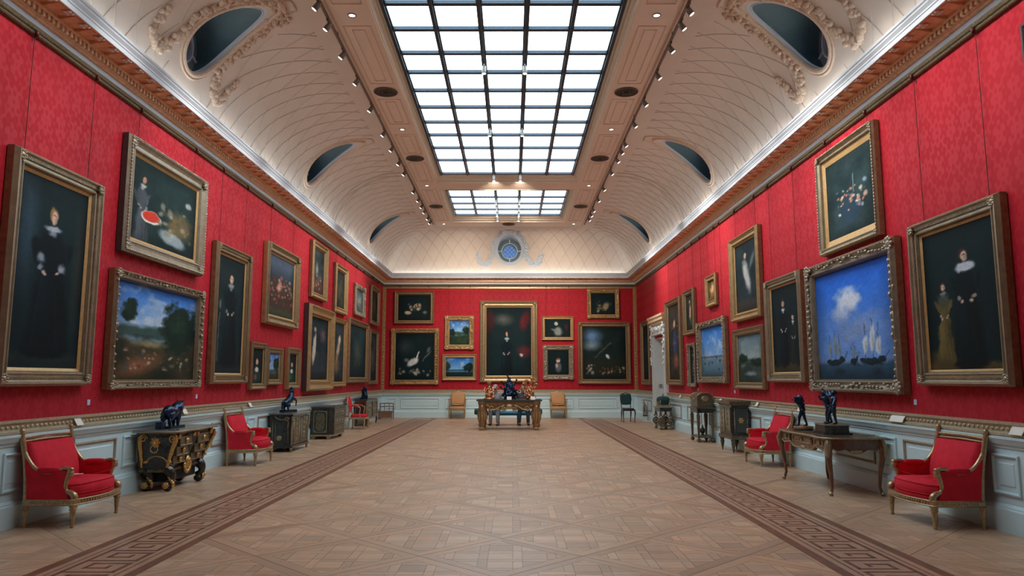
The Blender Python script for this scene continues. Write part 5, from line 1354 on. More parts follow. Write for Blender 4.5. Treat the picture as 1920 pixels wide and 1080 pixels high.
# ---- tall-legged side cabinet
def sidecab():
    t = thing('side_cabinet', 'dark wooden side cabinet with tapering legs near the far left corner', 'cabinet', (-5.36, 26.2, 0))
    D, HW, H_ = .40, .95, .90
    m = MB(); m.box(0, D, -HW, HW, .22, H_-.03); m.build('body', 'veneer', t)
    m = MB(); m.box(-.01, D+.03, -HW-.03, HW+.03, H_-.03, H_); m.build('top', 'leather_dark', t)
    for x in (.04, D-.02):
        for s in (-1, 1): MB().tube([(x, s*(HW-.03), .26), (x+.02, s*(HW-.02), .16), (x-.005, s*(HW-.03), .02), (x+.02, s*(HW-.03), 0)], [.04, .035, .018, .02], 8).build('leg', 'dark_wood', t)
    for s in (-1, 1):
        MB().lathe([(.03, 0), (.03, .56), (.036, .58)], D, s*(HW-.0), 10, z0=.26).build('corner_column', 'ormolu_dull', t)
        m = MB(); m.box(.05, D-.06, s*HW-.012, s*HW+.012, .30, .80); m.build('side_panel', 'dark_wood', t)
        m = MB(); m.box(D-.02, D+.018, .04 if s > 0 else -HW+.08, HW-.08 if s > 0 else -.04, .28, .83); d = m.build('door', 'boulle', t)
        m = MB(); m.tube([(D+.02, s*.10, .33), (D+.02, s*.80, .33), (D+.02, s*.80, .78), (D+.02, s*.10, .78)], .012, 5, closed=True)
        for k in range(9): m.ell((D+.02, s*(.2+.06*k), .45+.1*math.sin(k*2)+.1), (.012, .05, .06), 6, 4)
        m.build('gilt_mount', 'ormolu_dull', d)
sidecab()
t = thing('bronze_group', 'small dark bronze group on the side cabinet near the far left corner', 'sculpture', (-5.14, 25.75, .901))
MB().prism([(-.14, -.16), (.14, -.16), (.14, .16), (-.14, .16)], 'z', 0, .05).build('base', 'bronze_blue', t)
m = MB(); rnd = random.Random(9)
m.lathe([(.13, 0), (.11, .08), (.09, .16), (.07, .26), (.05, .34)], 0, 0, 10, z0=.04)
for k in range(14): m.ell((rnd.uniform(-.09, .09), rnd.uniform(-.1, .1), .10+.022*k), rnd.uniform(.03, .055), 8, 5)
m.ell((0, 0, .43), (.035, .032, .042), 8, 6); m.tube([(0, .04, .34), (.02, .10, .40), (.01, .09, .46)], [.025, .02, .014], 6)
remesh(m.build('figures', 'bronze_blue', t), .012, 2)
# ---- plain wooden chair in the far left corner
t = thing('wooden_chair', 'plain brown wooden chair standing in the far left corner', 'chair', (-5.12, 30.05, 0), -PI/2)
for x, y in ((-.20, -.27), (-.20, .27), (.22, -.27), (.22, .27)): MB().tube([(x, y, 0), (x, y, .30 if x > 0 else .62)], .02, 6).build('leg', 'chair_oak', t)
MB().box(-.22, .25, -.30, .30, .26, .31).build('seat', 'chair_oak', t)
MB().box(.225, .24, -.29, .29, .05, .26).build('apron', 'chair_oak', t)
for z in (.60, .48): MB().tube([(-.21, -.28, z), (-.23, 0, z+.01), (-.21, .28, z)], .022, 6).build('back_rail', 'chair_oak', t)
for y in (-.1, .1): MB().tube([(-.21, y, .31), (-.22, y, .60)], .012, 6).build('back_spindle', 'chair_oak', t)
# ---- two gilt armchairs on the far wall
for lab, x in (('gilt armchair with tan damask on the far wall, left of the central table', -2.24), ('gilt armchair with tan damask on the far wall, right of the central table', 1.90)):
    t = thing('gilt_armchair', lab, 'armchair', (x, 30.62, 0), -PI/2, 'gilt armchairs on the far wall')
    fauteuil(t, 'tan_damask', 'frame_gilt_bright', False, .32, .43, 1.04)
# ---- green chair
t = thing('green_chair', 'dark green upholstered chair with thin curved legs by the far right corner', 'chair', (4.32, 27.66, 0), -PI/2 + .1)
for x, y in ((-.2, -.17), (-.2, .17), (.2, -.21), (.2, .21)):
    MB().tube([(x, y, .47), (x+(.03 if x > 0 else -.01), y*1.08, .34), (x-(.01 if x > 0 else .04), y, .10), (x+(.03 if x > 0 else -.07), y*1.05, 0)], [.028, .026, .014, .016], 7).build('leg', 'dark_wood', t)
MB().prism([(-.22, -.19), (.2, -.24), (.24, 0), (.2, .24), (-.22, .19)], 'z', .42, .475).build('seat_rail', 'dark_wood', t)
MB().pill(-.21, .235, -.225, .225, .45, .53, .5, 20, 8).build('seat_cushion', 'leather_dark', t)
MB().ell((-.235, 0, .83), (.03, .19, .20), 20, 10, Matrix.Rotation(-.12, 3, 'Y'), .4).build('back_cushion', 'green_fabric', t)
for s in (-1, 1): MB().tube([(-.2, s*.17, .45), (-.215, s*.175, .62), (-.235, s*.205, .85), (-.262, s*.19, 1.02)], .017, 6).build('back_post', 'dark_wood', t)
MB().tube([(-.262, -.19, 1.02), (-.268, -.08, 1.045), (-.27, 0, 1.075), (-.268, .08, 1.045), (-.262, .19, 1.02)], .018, 6).build('crest_rail', 'dark_wood', t)
# ---- fire extinguisher on its stand by the doorway
t = thing('fire_extinguisher', 'grey fire extinguisher on a low stand left of the doorway', 'extinguisher', (5.03, 28.0, 0), PI)
MB().prism([(-.14, -.18), (.14, -.18), (.14, .18), (-.14, .18)], 'z', 0, .05).build('stand_base', 'white_paint', t)
MB().tube([(-.10, 0, .05), (-.10, 0, .75)], .012, 8).build('stand_post', 'steel', t)
MB().lathe([(.07, .20), (.085, .205), (.085, .24)], 0, 0, 16).build('foot_ring', 'rubber_black', t)
MB().lathe([(.08, .24), (.085, .26), (.085, .56), (.07, .61), (.03, .64), (.022, .66)], 0, 0, 16).build('cylinder', 'steel', t)
m = MB(); m.box(-.02, .09, -.012, .012, .68, .70); m.box(-.02, .08, -.012, .012, .72, .74); m.tube([(0, 0, .655), (0, 0, .73)], .015, 8); m.build('valve', 'steel', t)
MB().tube(bez((.03, .02, .67), (.05, .12, .66), (.04, .13, .5), (.03, .10, .35), 8), .011, 6).build('hose', 'rubber_black', t)
MB().tube([(-.10, 0, .42), (-.08, 0, .42)], .02, 6).build('bracket', 'steel', t)
# ---- scroll-legged stand and its casket (right wall, far)
t = thing('scroll_stand', 'dark stand with looping scroll legs nearest the doorway', 'stand', (5.10, 23.95, 0), PI)
D, HW, H_ = .42, .46, .72
MB().prism([(-.02, -HW-.03), (D+.02, -HW-.03), (D+.04, 0), (D+.02, HW+.03), (-.02, HW+.03)], 'z', H_-.03, H_).build('top', 'ormolu_dull', t)
MB().box(.02, D-.02, -HW+.03, HW-.03, H_-.15, H_-.03).build('frieze', 'ebony', t)
for x in (.05, D-.05):
    for s in (-1, 1):
        y = s*(HW-.06); m = MB()
        m.lathe([(.03, 0), (.045, .03), (.03, .06), (.045, .09), (.025, .12), (.04, .16)], x, y, 10, z0=.44)
        m.ring((x, y, .26), .085, .03, 'y', 20, 7); m.ell((x, y, .26), (.05, .04, .05), 8, 5)
        scroll(m, (x, y+s*.01, .40), .06, 1.3, 'y', 1, .018)
        m.lathe([(.03, 0), (.05, .03), (.045, .06), (.02, .09), (.03, .15)], x, y, 10)
        m.build('leg', 'boulle', t)
MB().box(.06, D-.06, -HW+.08, HW-.08, .09, .13).build('stretcher', 'boulle', t)
MB().lathe([(.07, 0), (.04, .03), (.08, .10), (.09, .16), (.04, .22), (.05, .25), (.01, .30)], D/2, 0, 12, z0=.13).build('stretcher_urn', 'ormolu_dull', t)
t = thing('casket', 'dark green casket with domed lid on the scroll-legged stand', 'casket', (4.90, 23.95, .721), PI)
MB().frustum(0, (-.17, .17, -.30, .30), .05, (-.15, .15, -.28, .28)).build('base', 'ormolu_dull', t)
MB().frustum(.05, (-.12, .12, -.24, .24), .20, (-.15, .15, -.28, .28)).build('body', 'green_fabric', t)
m = MB(); m.loft([[(x*k, y*k2, z) for x, y in ((-.16, -.29), (.16, -.29), (.16, .29), (-.16, .29))] for k, k2, z in ((1, 1, .20), (1, 1, .225), (.9, .95, .27), (.6, .8, .31), (.2, .5, .325))]); m.build('lid', 'green_fabric', t)
m = MB(); m.lathe([(.05, 0), (.02, .02), (.04, .05), (.015, .08), (.005, .11)], 0, 0, 8, z0=.32); m.build('finial', 'ormolu_dull', t)
for s in (-1, 1):
    for x in (-.14, .14): MB().tube([(x, s*.27, .03), (x*1.1, s*.30, .12), (x, s*.27, .22)], .018, 6).build('corner_mount', 'ormolu_dull', t)
MB().ell((.135, 0, .13), (.02, .05, .05), 8, 5).build('clasp', 'ormolu_dull', t)
# ---- stand with tapering legs and a domed coffer
t = thing('coffer_stand', 'dark square-legged stand carrying the tall domed coffer', 'stand', (5.14, 19.22, 0), PI)
D, HW, H_ = .42, .36, .88
MB().box(-.03, D+.04, -HW-.04, HW+.04, H_-.03, H_).build('top', 'boulle', t)
MB().box(.0, D, -HW, HW, H_-.14, H_-.03).build('frieze', 'ebony', t)
for x in (.03, D-.03):
    for s in (-1, 1):
        y = s*(HW-.03); m = MB()
        m.frustum(.16, (x-.022, x+.022, y-.022, y+.022), .66, (x-.04, x+.04, y-.04, y+.04)); m.lathe([(.045, 0), (.05, .02), (.03, .05), (.045, .08)], x, y, 8, z0=.66)
        m.lathe([(.02, 0), (.05, .04), (.05, .07), (.022, .10), (.03, .115)], x, y, 10); m.build('leg', 'boulle', t)
m = MB(); m.box(0, D, -HW, HW, .115, .16); m.build('stretcher', 'boulle', t)
MB().lathe([(.05, 0), (.03, .03), (.075, .09), (.07, .15), (.03, .20), (.01, .27)], D/2, 0, 12, z0=.16).build('stretcher_urn', 'ebony', t)
t = thing('coffer', 'dark coffer with brass-inlaid domed lid on the square-legged stand', 'coffer', (4.93, 19.22, .881), PI)
MB().box(-.20, .20, -.34, .34, 0, .20).build('body', 'boulle', t)
m = MB(); prof = [(-.205, .20), (-.205, .26), (-.17, .32), (-.09, .36), (0, .37), (.09, .36), (.17, .32), (.205, .26), (.205, .20)]; m.prism(prof, 'y', -.345, .345); m.build('lid', 'boulle', t)
m = MB()
for s in (-1, 1): m.tube([(x*1.01, s*.35, z) for x, z in prof], .012, 5); m.ell((0, s*.35, .22), (.11, .012, .07), 10, 4)
m.build('brass_mount', 'ormolu_dull', t)
MB().ell((.205, 0, .18), (.02, .05, .06), 8, 5).build('lock_plate', 'ormolu_dull', t)
# ---- tall cabinet on tapering feet
t = thing('tall_cabinet', 'tall narrow dark cabinet on pointed feet left of the desk armchair', 'cabinet', (5.19, 16.62, 0), PI)
D, HW, H_ = .40, .46, 1.11
MB().box(0, D, -HW, HW, .34, H_-.10).build('body', 'ebony', t)
m = MB(); m.frustum(H_-.10, (-.0, D, -HW, HW), H_-.04, (-.02, D+.05, -HW-.05, HW+.05)); m.box(-.02, D+.055, -HW-.055, HW+.055, H_-.04, H_); m.build('cornice', 'boulle', t)
m = MB(); m.box(-.01, D+.03, -HW-.03, HW+.03, .29, .37); m.build('base_moulding', 'boulle', t)
for x in (.05, D-.03):
    for s in (-1, 1): MB().lathe([(.012, 0), (.03, .10), (.05, .21), (.035, .23), (.055, .26), (.05, .29)], x, s*(HW-.04), 10).build('leg', 'boulle', t)
for s in (-1, 1):
    m = MB(); m.box(.07, D-.07, s*HW-.012, s*HW+.012, .44, .95); m.build('side_panel', 'leather_dark', t)
    m = MB(); m.tube([(x, s*(HW+.014), z) for x, z in ((.06, .42), (D-.06, .42), (D-.06, .97), (.06, .97))], .014, 5, closed=True); m.build('side_border', 'boulle', t)
    m = MB(); m.ell((D/2, s*(HW+.014), .70), (.04, .012, .045), 10, 5)
    for k in range(6): a = 2*PI*k/6; m.ell((D/2+.045*math.cos(a), s*(HW+.014), .70+.05*math.sin(a)), (.02, .008, .02), 6, 4)
    m.build('side_rosette', 'ormolu', t)
    y0, y1 = (.02, HW-.06) if s > 0 else (-HW+.06, -.02)
    m = MB(); m.box(D, D+.018, y0, y1, .42, .98); d = m.build('door', 'boulle', t)
    m = MB(); yc = (y0+y1)/2; m.tube([(D+.02, yc+.12*a, .70+.22*b) for a, b in ((-1, -1), (1, -1), (1, 1), (-1, 1))], .01, 5, closed=True)
    for k in range(4): m.ell((D+.02, yc, .54+.11*k), (.012, .045, .04), 8, 4)
    m.build('gilt_mount', 'ormolu_dull', d)
# ---- writing desk with curved legs
def desk():
    t = thing('writing_desk', 'brown writing desk with cabriole legs and gilt mounts on the right', 'desk', (5.14, 11.20, 0), PI)
    D, HW, H_ = .76, .90, .80
    def outline(e):
        pts = [(-.02, -HW-e)]
        for k in range(7): u = k/6; pts.append((D*u*1.0, -HW - e - .03*math.sin(PI*u)))
        for k in range(1, 16): u = k/16; y = -HW + 2*HW*u; pts.append((D + e + .045*math.sin(2*PI*u*1.5 - PI/2)*.5 + .02, y))
        for k in range(7): u = 1-k/6; pts.append((D*u, HW + e + .03*math.sin(PI*u)))
        pts.append((-.02, HW+e)); return pts
    MB().prism(outline(.05), 'z', H_-.03, H_).build('top', 'veneer', t)
    m = MB(); m.tube([(x, y, H_-.016) for x, y in outline(.055)], .014, 6, closed=True); m.build('top_rim', 'ormolu_dull', t)
    MB().prism([(x*.9+.02, y*.88) for x, y in outline(0)], 'z', H_, H_+.002).build('leather_inset', 'leather_dark', t)
    # shaped aprons
    def apron(w, dips):
        return [(-w, 0)] + [(w*u, z) for u, z in dips] + [(w, 0)]
    fr = apron(HW-.05, [(-1, -.12), (-.85, -.17), (-.55, -.13), (-.42, -.20), (.42, -.20), (.55, -.13), (.85, -.17), (1, -.12)])
    m = MB(); m.prism([(y, H_-.03+z) for y, z in fr], 'x', D-.05, D+.005); m.build('front_apron', 'veneer', t)
    m = MB(); m.tube([(D+.01, y, H_-.03+z) for y, z in fr[1:-1]], .010, 6); m.ell((D+.012, 0, H_-.22), (.02, .10, .035), 10, 5); m.build('front_apron_mount', 'ormolu_dull', t)
    for y0, y1 in ((-.80, -.46), (-.36, .36), (.46, .80)):
        m = MB(); m.box(D+.003, D+.016, y0, y1, H_-.155, H_-.05); d = m.build('drawer', 'veneer', t)
        m = MB(); m.tube([(D+.018, y0+.03, H_-.14), (D+.018, y1-.03, H_-.14), (D+.018, y1-.03, H_-.065), (D+.018, y0+.03, H_-.065)], .006, 5, closed=True); m.build('drawer_border', 'ormolu_dull', d)
        MB().ell((D+.022, (y0+y1)/2, H_-.10), (.016, .04, .03), 8, 5).build('handle', 'ormolu_dull', d)
    for s in (-1, 1):
        sd = [(.04, H_-.03), (.04, H_-.16), (.12, H_-.19), (.22, H_-.17), (.32, H_-.22), (.44, H_-.22), (.54, H_-.17), (.64, H_-.19), (D-.04, H_-.16), (D-.04, H_-.03)]
        m = MB(); m.prism(sd, 'y', s*(HW-.05), s*(HW+.0)); m.build('side_apron', 'veneer', t)
        m = MB(); m.tube([(x, s*(HW+.004), z) for x, z in sd[1:-1]], .009, 6); m.ell((.38, s*(HW+.008), H_-.20), (.09, .018, .035), 10, 5); m.build('side_mount', 'ormolu_dull', t)
    for x in (.05, D-.03):
        for s in (-1, 1):
            y = s*(HW-.04); o = 1 if x > .3 else -1
            pth = [(x, y, H_-.03), (x+o*.035, y+s*.03, H_-.14), (x+o*.03, y+s*.025, H_-.28), (x, y, .30), (x-o*.012, y-s*.01, .12), (x+o*.01, y+s*.01, .03), (x+o*.02, y+s*.015, 0)]
            lg = MB().tube(pth, [.05, .058, .042, .028, .021, .02, .026], 8).build('leg', 'veneer', t)
            m = MB(); m.tube([(p[0]+o*.02, p[1]+s*.02, p[2]) for p in pth[:3]], [.035, .048, .02], 8); m.ell((pth[-1][0], pth[-1][1], .03), (.032, .032, .03), 8, 5); m.build('corner_mount', 'ormolu_dull', lg)
    MB().prism([(y, H_-.03+z) for y, z in fr], 'x', .03, .06).build('back_apron', 'veneer', t)
desk()
# ---- human figures: joints -> tapered volumes
def limb(m, pts, r, n=8):
    m.tube(pts, r, n)
    for p, q in zip(pts, r): m.ell(p, q*.99, n, 6)
def hand(m, w, d, s, sc=1.0, curl=.5, up=(0, 0, 1)):
    """palm, four unequal bent fingers and a thumb, from the wrist w along d"""
    d = Vector(d).normalized(); u = Vector(up); u = (u - d*u.dot(d)).normalized(); side = d.cross(u)*s; w = Vector(w)
    c = w + d*.045*sc
    rot = Matrix((d, side, u)).transposed()
    m.ell(c, (.05*sc, .042*sc, .02*sc), 8, 6, rot)
    for k, L in enumerate((.066, .075, .070, .055)):
        b = w + d*.082*sc + side*(.030-.02*k)*sc
        p1 = b + d*L*.5*sc - u*.006*sc; p2 = p1 + (d*(1-curl) - u*curl).normalized()*L*.5*sc
        limb(m, [b - d*.02*sc, b, p1, p2], [.011*sc, .0105*sc, .0095*sc, .008*sc], 6)
    b = w + d*.03*sc + side*.036*sc
    limb(m, [b, b + (d*.6+side*.8).normalized()*.03*sc, b + (d*.9+side*.35).normalized()*.058*sc - u*.006*sc], [.013*sc, .012*sc, .009*sc], 6)
def head(m, c, f, sc=1.0):
    """skull, jaw, brow, nose, lips and ears; f = facing direction"""
    c = Vector(c); f = Vector(f).normalized(); u = Vector((0, 0, 1)); u = (u - f*u.dot(f)).normalized(); r = f.cross(u)
    rot = Matrix((f, r, u)).transposed()
    P = lambda a, b, h: c + f*a*sc + r*b*sc + u*h*sc
    m.ell(P(-.012, 0, .03), (.098*sc, .078*sc, .092*sc), 14, 10, rot); m.ell(P(.022, 0, -.035), (.068*sc, .058*sc, .075*sc), 12, 8, rot); m.ell(P(.055, 0, -.085), (.028*sc, .03*sc, .024*sc), 8, 6, rot)
    m.ell(P(.097, 0, -.012), (.02*sc, .014*sc, .022*sc), 8, 6, rot); m.ell(P(.086, 0, .008), (.012*sc, .010*sc, .03*sc), 6, 5, rot)
    m.ell(P(.082, 0, -.05), (.012*sc, .026*sc, .009*sc), 8, 5, rot); m.ell(P(.08, 0, .03), (.014*sc, .055*sc, .012*sc), 8, 5, rot)
    for s in (-1, 1): m.ell(P(-.005, s*.08, -.005), (.02*sc, .010*sc, .032*sc), 8, 6, rot); m.ell(P(.06, s*.04, -.02), (.025*sc, .022*sc, .02*sc), 8, 5, rot)
    return P, rot
def statue_body(m, J, sc=1.0, facing=(1, 0, 0)):
    g = lambda k: Vector(J[k])
    limb(m, [g('pelvis'), (g('pelvis')+g('chest'))/2, g('chest'), g('neck')], [.115*sc, .105*sc, .125*sc, .055*sc], 12)
    limb(m, [g('neck'), g('head')], [.052*sc, .05*sc], 8); head(m, J['head'], facing, sc)
    for s in ('l', 'r'):
        limb(m, [g('sh'+s), g('el'+s), g('wr'+s)], [.056*sc, .042*sc, .03*sc], 8)
        limb(m, [g('chest'), g('sh'+s)], [.09*sc, .06*sc], 8)
        limb(m, [g('hip'+s), g('kn'+s), g('an'+s)], [.085*sc, .058*sc, .036*sc], 8)
        limb(m, [g('an'+s), Vector(J['to'+s])], [.04*sc, .03*sc], 8)
        m.ell(g('wr'+s) + (g('wr'+s)-g('el'+s)).normalized()*.05*sc, (.05*sc, .035*sc, .03*sc), 8, 6)
def std(lx, rx, arms, lean=.0, h=1.75):
    """standing pose: lx, rx = forward place of each foot; arms = (elbow, wrist) for left and right"""
    J = {'pelvis': (0, 0, .95), 'chest': (lean, 0, 1.32), 'neck': (lean*1.2, 0, 1.50), 'head': (lean*1.5, 0, 1.64),
         'shl': (lean, .19, 1.43), 'shr': (lean, -.19, 1.43), 'hipl': (0, .10, .92), 'hipr': (0, -.10, .92),
         'knl': (lx*.6+.05, .12, .50), 'knr': (rx*.6+.05, -.12, .50), 'anl': (lx, .12, .08), 'anr': (rx, -.12, .08), 'tol': (lx+.16, .13, .04), 'tor': (rx+.16, -.13, .04)}
    (J['ell'], J['wrl']), (J['elr'], J['wrr']) = arms
    return J
def scaled(J, k, off=(0, 0, 0)): return {a: tuple(c*k+o for c, o in zip(b, off)) for a, b in J.items()}
K = .27
# single bronze on a round base
t = thing('bronze_figure', 'small dark bronze man striding on a round brown base, left on the desk', 'sculpture', (4.60, 11.72, .803), PI - .5)
MB().lathe([(.13, 0), (.15, .01), (.145, .03), (.15, .055), (.13, .06)], 0, 0, 20).build('round_base', 'table_wood', t)
m = MB(); statue_body(m, scaled(std(.22, -.2, (((.22, .36, 1.30), (.42, .22, 1.50)), ((-.05, -.42, 1.22), (.15, -.45, 1.45))), .10), K, (0, 0, .058)), K*1.55); m.ell((.02*K, 0, .058+1.45*K), (.16*K, .25*K, .18*K), 8, 6); m.box(-.10*K, .38*K, .10*K, .42*K, .058+1.35*K, .058+1.7*K)
remesh(m.build('figure', 'bronze_blue', t), .006, 2)
# pair of struggling figures on a plinth
t = thing('bronze_pair', 'pair of dark bronze fighting figures on a black stepped plinth, on the desk', 'sculpture', (4.70, 10.92, .803), PI)
MB().prism([(-.17, -.30), (.13, -.30), (.20, -.2), (.20, .2), (.13, .30), (-.17, .30)], 'z', 0, .03).build('plinth_step', 'ebony', t)
MB().prism([(-.14, -.26), (.11, -.26), (.17, -.17), (.17, .17), (.11, .26), (-.14, .26)], 'z', .03, .13).build('plinth', 'ebony', t)
MB().prism([(-.15, -.27), (.12, -.27), (.18, -.18), (.18, .18), (.12, .27), (-.15, .27)], 'z', .13, .142).build('plinth_cap', 'ormolu_dull', t)
m = MB()
statue_body(m, scaled(std(.15, -.22, (((.20, .35, 1.55), (.30, .20, 1.80)), ((.25, -.32, 1.30), (.40, -.15, 1.45))), .12), K, (-.02, -.13, .14)), K*1.55)
statue_body(m, scaled(std(-.1, .25, (((.05, .42, 1.30), (.2, .5, 1.1)), ((.1, -.40, 1.55), (.05, -.55, 1.70))), -.06), K, (.02, .13, .14)), K*1.55)
m.tube([(-.02, -.05, .54), (.0, .02, .60), (.02, .10, .55)], [.02, .03, .02], 8)
remesh(m.build('figures', 'bronze_blue', t), .006, 2)

# ---- the centre table, its sculptures, the bench and two sitters
TX, TY = -.085, 23.95
t = thing('centre_table', 'massive carved and gilt table with lion feet in the middle of the far end', 'table', (TX, TY, 0), -PI/2)
D, HW, H_ = .55, .80, .90
MB().box(-D-.05, D+.05, -HW-.24, HW+.24, H_, H_+.045).build('top', 'leather_dark', t)
m = MB(); m.box(-D+.02, D-.02, -HW+.02, HW-.02, H_-.13, H_); m.build('frieze', 'table_wood', t)
for x in (-D+.07, D-.07):
    for s in (-1, 1):
        y = s*(HW+.06)
        lg = MB().lathe([(.10, .10), (.12, .14), (.10, .18), (.11, .24), (.14, .40), (.145, .52), (.125, .60), (.135, .66), (.11, .70), (.115, .78), (.135, .82), (.135, H_)], x, y, 12).build('leg', 'table_wood', t)
        m = MB(); m.ell((x, y, .06), (.11, .10, .065), 10, 6)
        for k in range(4): m.ell((x+(.09 if x > 0 else -.09), y-.07+.047*k, .03), (.05, .022, .03), 6, 4)
        m.build('lion_foot', 'frame_gilt_bright', lg)
        m = MB()
        for k in range(10): a = 2*PI*k/10; m.tube([(x+.13*math.cos(a), y+.13*math.sin(a), .30), (x+.15*math.cos(a), y+.15*math.sin(a), .46), (x+.13*math.cos(a), y+.13*math.sin(a), .58)], [.012, .022, .012], 5)
        m.ell((x+(.12 if x > 0 else -.12), y, .72), (.03, .05, .06), 8, 5); m.build('leg_carving', 'frame_gilt_bright', lg)
for x, sx in ((D-.01, 1), (-D+.01, -1)):
    m = MB()
    for s in (-1, 1):
        scroll(m, (x, s*.16, H_-.24), .085, 1.5, 'x', -s, .028, PI/2); scroll(m, (x, s*.56, H_-.22), .085, 1.2, 'x', s, .026, -PI/2)
        m.tube(bez((x, s*.16, H_-.13), (x, s*.30, H_-.13), (x, s*.40, H_-.30), (x, s*.56, H_-.27), 10), .024, 6)
        m.tube([(x, s*.64, H_-.16), (x, s*.74, H_-.12)], .02, 6)
    m.ell((x, 0, H_-.17), (.03, .12, .08), 10, 5)
    for k in range(7): m.ell((x+sx*.01, -.09+.03*k, H_-.20), (.02, .012, .06), 6, 4)
    m.build('scroll_apron', 'frame_gilt_bright', t)
    MB().box(x-sx*.05-.012, x-sx*.05+.012, -.74, .74, H_-.24, H_-.10).build('apron_board', 'table_wood', t)
def lump(seed, n, r0, hgt, mat, t, spread=1.0, vox=.012, top=0.04):
    m = MB(); rnd = random.Random(seed)
    m.lathe([(r0*.7, 0), (r0*.8, hgt*.2), (r0*.6, hgt*.5), (r0*.35, hgt*.8), (.02, hgt*.95)], 0, 0, 10)
    for k in range(n):
        u = k/n; a = rnd.uniform(0, 2*PI); rr = r0*(1-u*.8)*spread
        m.ell((rr*math.cos(a), rr*math.sin(a), hgt*(.05+.88*u)), (rnd.uniform(.025, .05), rnd.uniform(.025, .05), rnd.uniform(.03, .06)), 8, 5)
    m.ell((0, 0, hgt), (.035, .035, .045), 8, 6)
    return m
ZT = H_+.046
t = thing('gilt_group', 'copper-gilt sculpture of a seated figure on the left of the centre table', 'sculpture', (-.74, 23.75, ZT), -PI/2)
MB().lathe([(.17, 0), (.18, .02), (.15, .05)], 0, 0, 16).build('base', 'copper_gilt', t)
m = lump(21, 18, .16, .42, 'copper_gilt', t); m.ell((.02, 0, .46), (.06, .06, .07), 10, 6)
for k in range(10): a = 2*PI*k/10; m.ell((.05*math.cos(a), .06*math.sin(a), .50), .03, 6, 4)
m.tube([(.0, -.12, .34), (.08, -.16, .24), (.14, -.10, .20)], [.035, .03, .022], 6); m.tube([(.0, .12, .34), (.1, .14, .22), (.15, .06, .16)], [.035, .03, .022], 6)
m.z = 0
remesh(m.build('figure', 'copper_gilt', t), .012, 2).location = (0, 0, .04)
t = thing('dark_bronze_group', 'tall dark blue-black bronze group in the middle of the centre table', 'sculpture', (-.07, 23.85, ZT), -PI/2)
MB().prism([(-.16, -.20), (.16, -.20), (.16, .20), (-.16, .20)], 'z', 0, .05).build('base', 'ebony', t)
m = lump(22, 46, .26, .62, 'bronze_blue', t, 1.0)
for a, b, c in (((.0, -.16, .40), (.02, -.24, .47), (.04, -.27, .52)), ((0, .14, .42), (.02, .20, .52), (.02, .22, .58)), ((0, 0, .55), (.02, -.05, .66), (.02, -.08, .72)), ((0, -.1, .25), (.04, -.27, .30), (.06, -.30, .36)), ((0, .1, .2), (.06, .25, .26), (.08, .3, .22))):
    m.tube([a, b, c], [.04, .03, .02], 6); m.ell(c, .035, 6, 5)
remesh(m.build('figures', 'bronze_blue', t), .012, 2).location = (0, 0, .045)
t = thing('gilt_candelabrum', 'gilt branched sculpture on the right of the centre table', 'sculpture', (.58, 23.75, ZT), -PI/2)
MB().lathe([(.13, 0), (.14, .02), (.10, .05)], 0, 0, 16).build('base', 'copper_gilt', t)
m = lump(23, 30, .19, .38, 'copper_gilt', t)
for yy, zz in ((-.20, .46), (-.12, .56), (.0, .52), (.06, .62), (.14, .52), (.22, .44)):
    m.tube(bez((0, 0, .28), (.02, yy*.6, .30), (.03, yy*1.1, .36), (.03, yy, zz), 6), [.045, .04, .034, .03, .028, .03, .04], 6); m.ell((.03, yy, zz), (.055, .06, .05), 8, 5)
remesh(m.build('branches', 'copper_gilt', t), .011, 2).location = (0, 0, .04)
for lab, x, w in (('white label standing at the front centre of the centre table', -.09, .075), ('white label standing at the front right of the centre table', .66, .075)):
    c = MB().add([(0, -w, 0), (0, w, 0), (.05, w, .10), (.05, -w, .10), (.004, -w, 0), (.004, w, 0), (.054, w, .10), (.054, -w, .10)], [(0, 1, 2, 3), (4, 7, 6, 5), (0, 4, 5, 1), (1, 5, 6, 2), (2, 6, 7, 3), (3, 7, 4, 0)]).build('table_label', 'card_white')
    c.location = (x, 23.40, ZT); c.rotation_euler = (0, 0, PI/2); tag(c, lab, 'label', 'labels on the table')
# long blue bench
BY = 26.0
t = thing('bench', 'long bench with a bright blue padded seat behind the centre table', 'bench', (-.13, BY, 0), -PI/2)
MB().pill(-.27, .27, -1.05, 1.05, .38, .48, .3, 28, 10).build('seat_pad', 'blue_leather', t)
MB().box(-.25, .25, -1.03, 1.03, .34, .39).build('seat_rail', 'green_fabric', t)
for x in (-.21, .21):
    for y in (-.97, -.33, .33, .97): MB().tube([(x, y, .35), (x, y, 0)], [.032, .02], 8).build('leg', 'dark_wood', t)
for s in (-1, 1): MB().pill(-.27, .27, s*1.12-.07, s*1.12+.07, .36, .56, .5, 16, 8).build('end_roll', 'green_fabric', t)
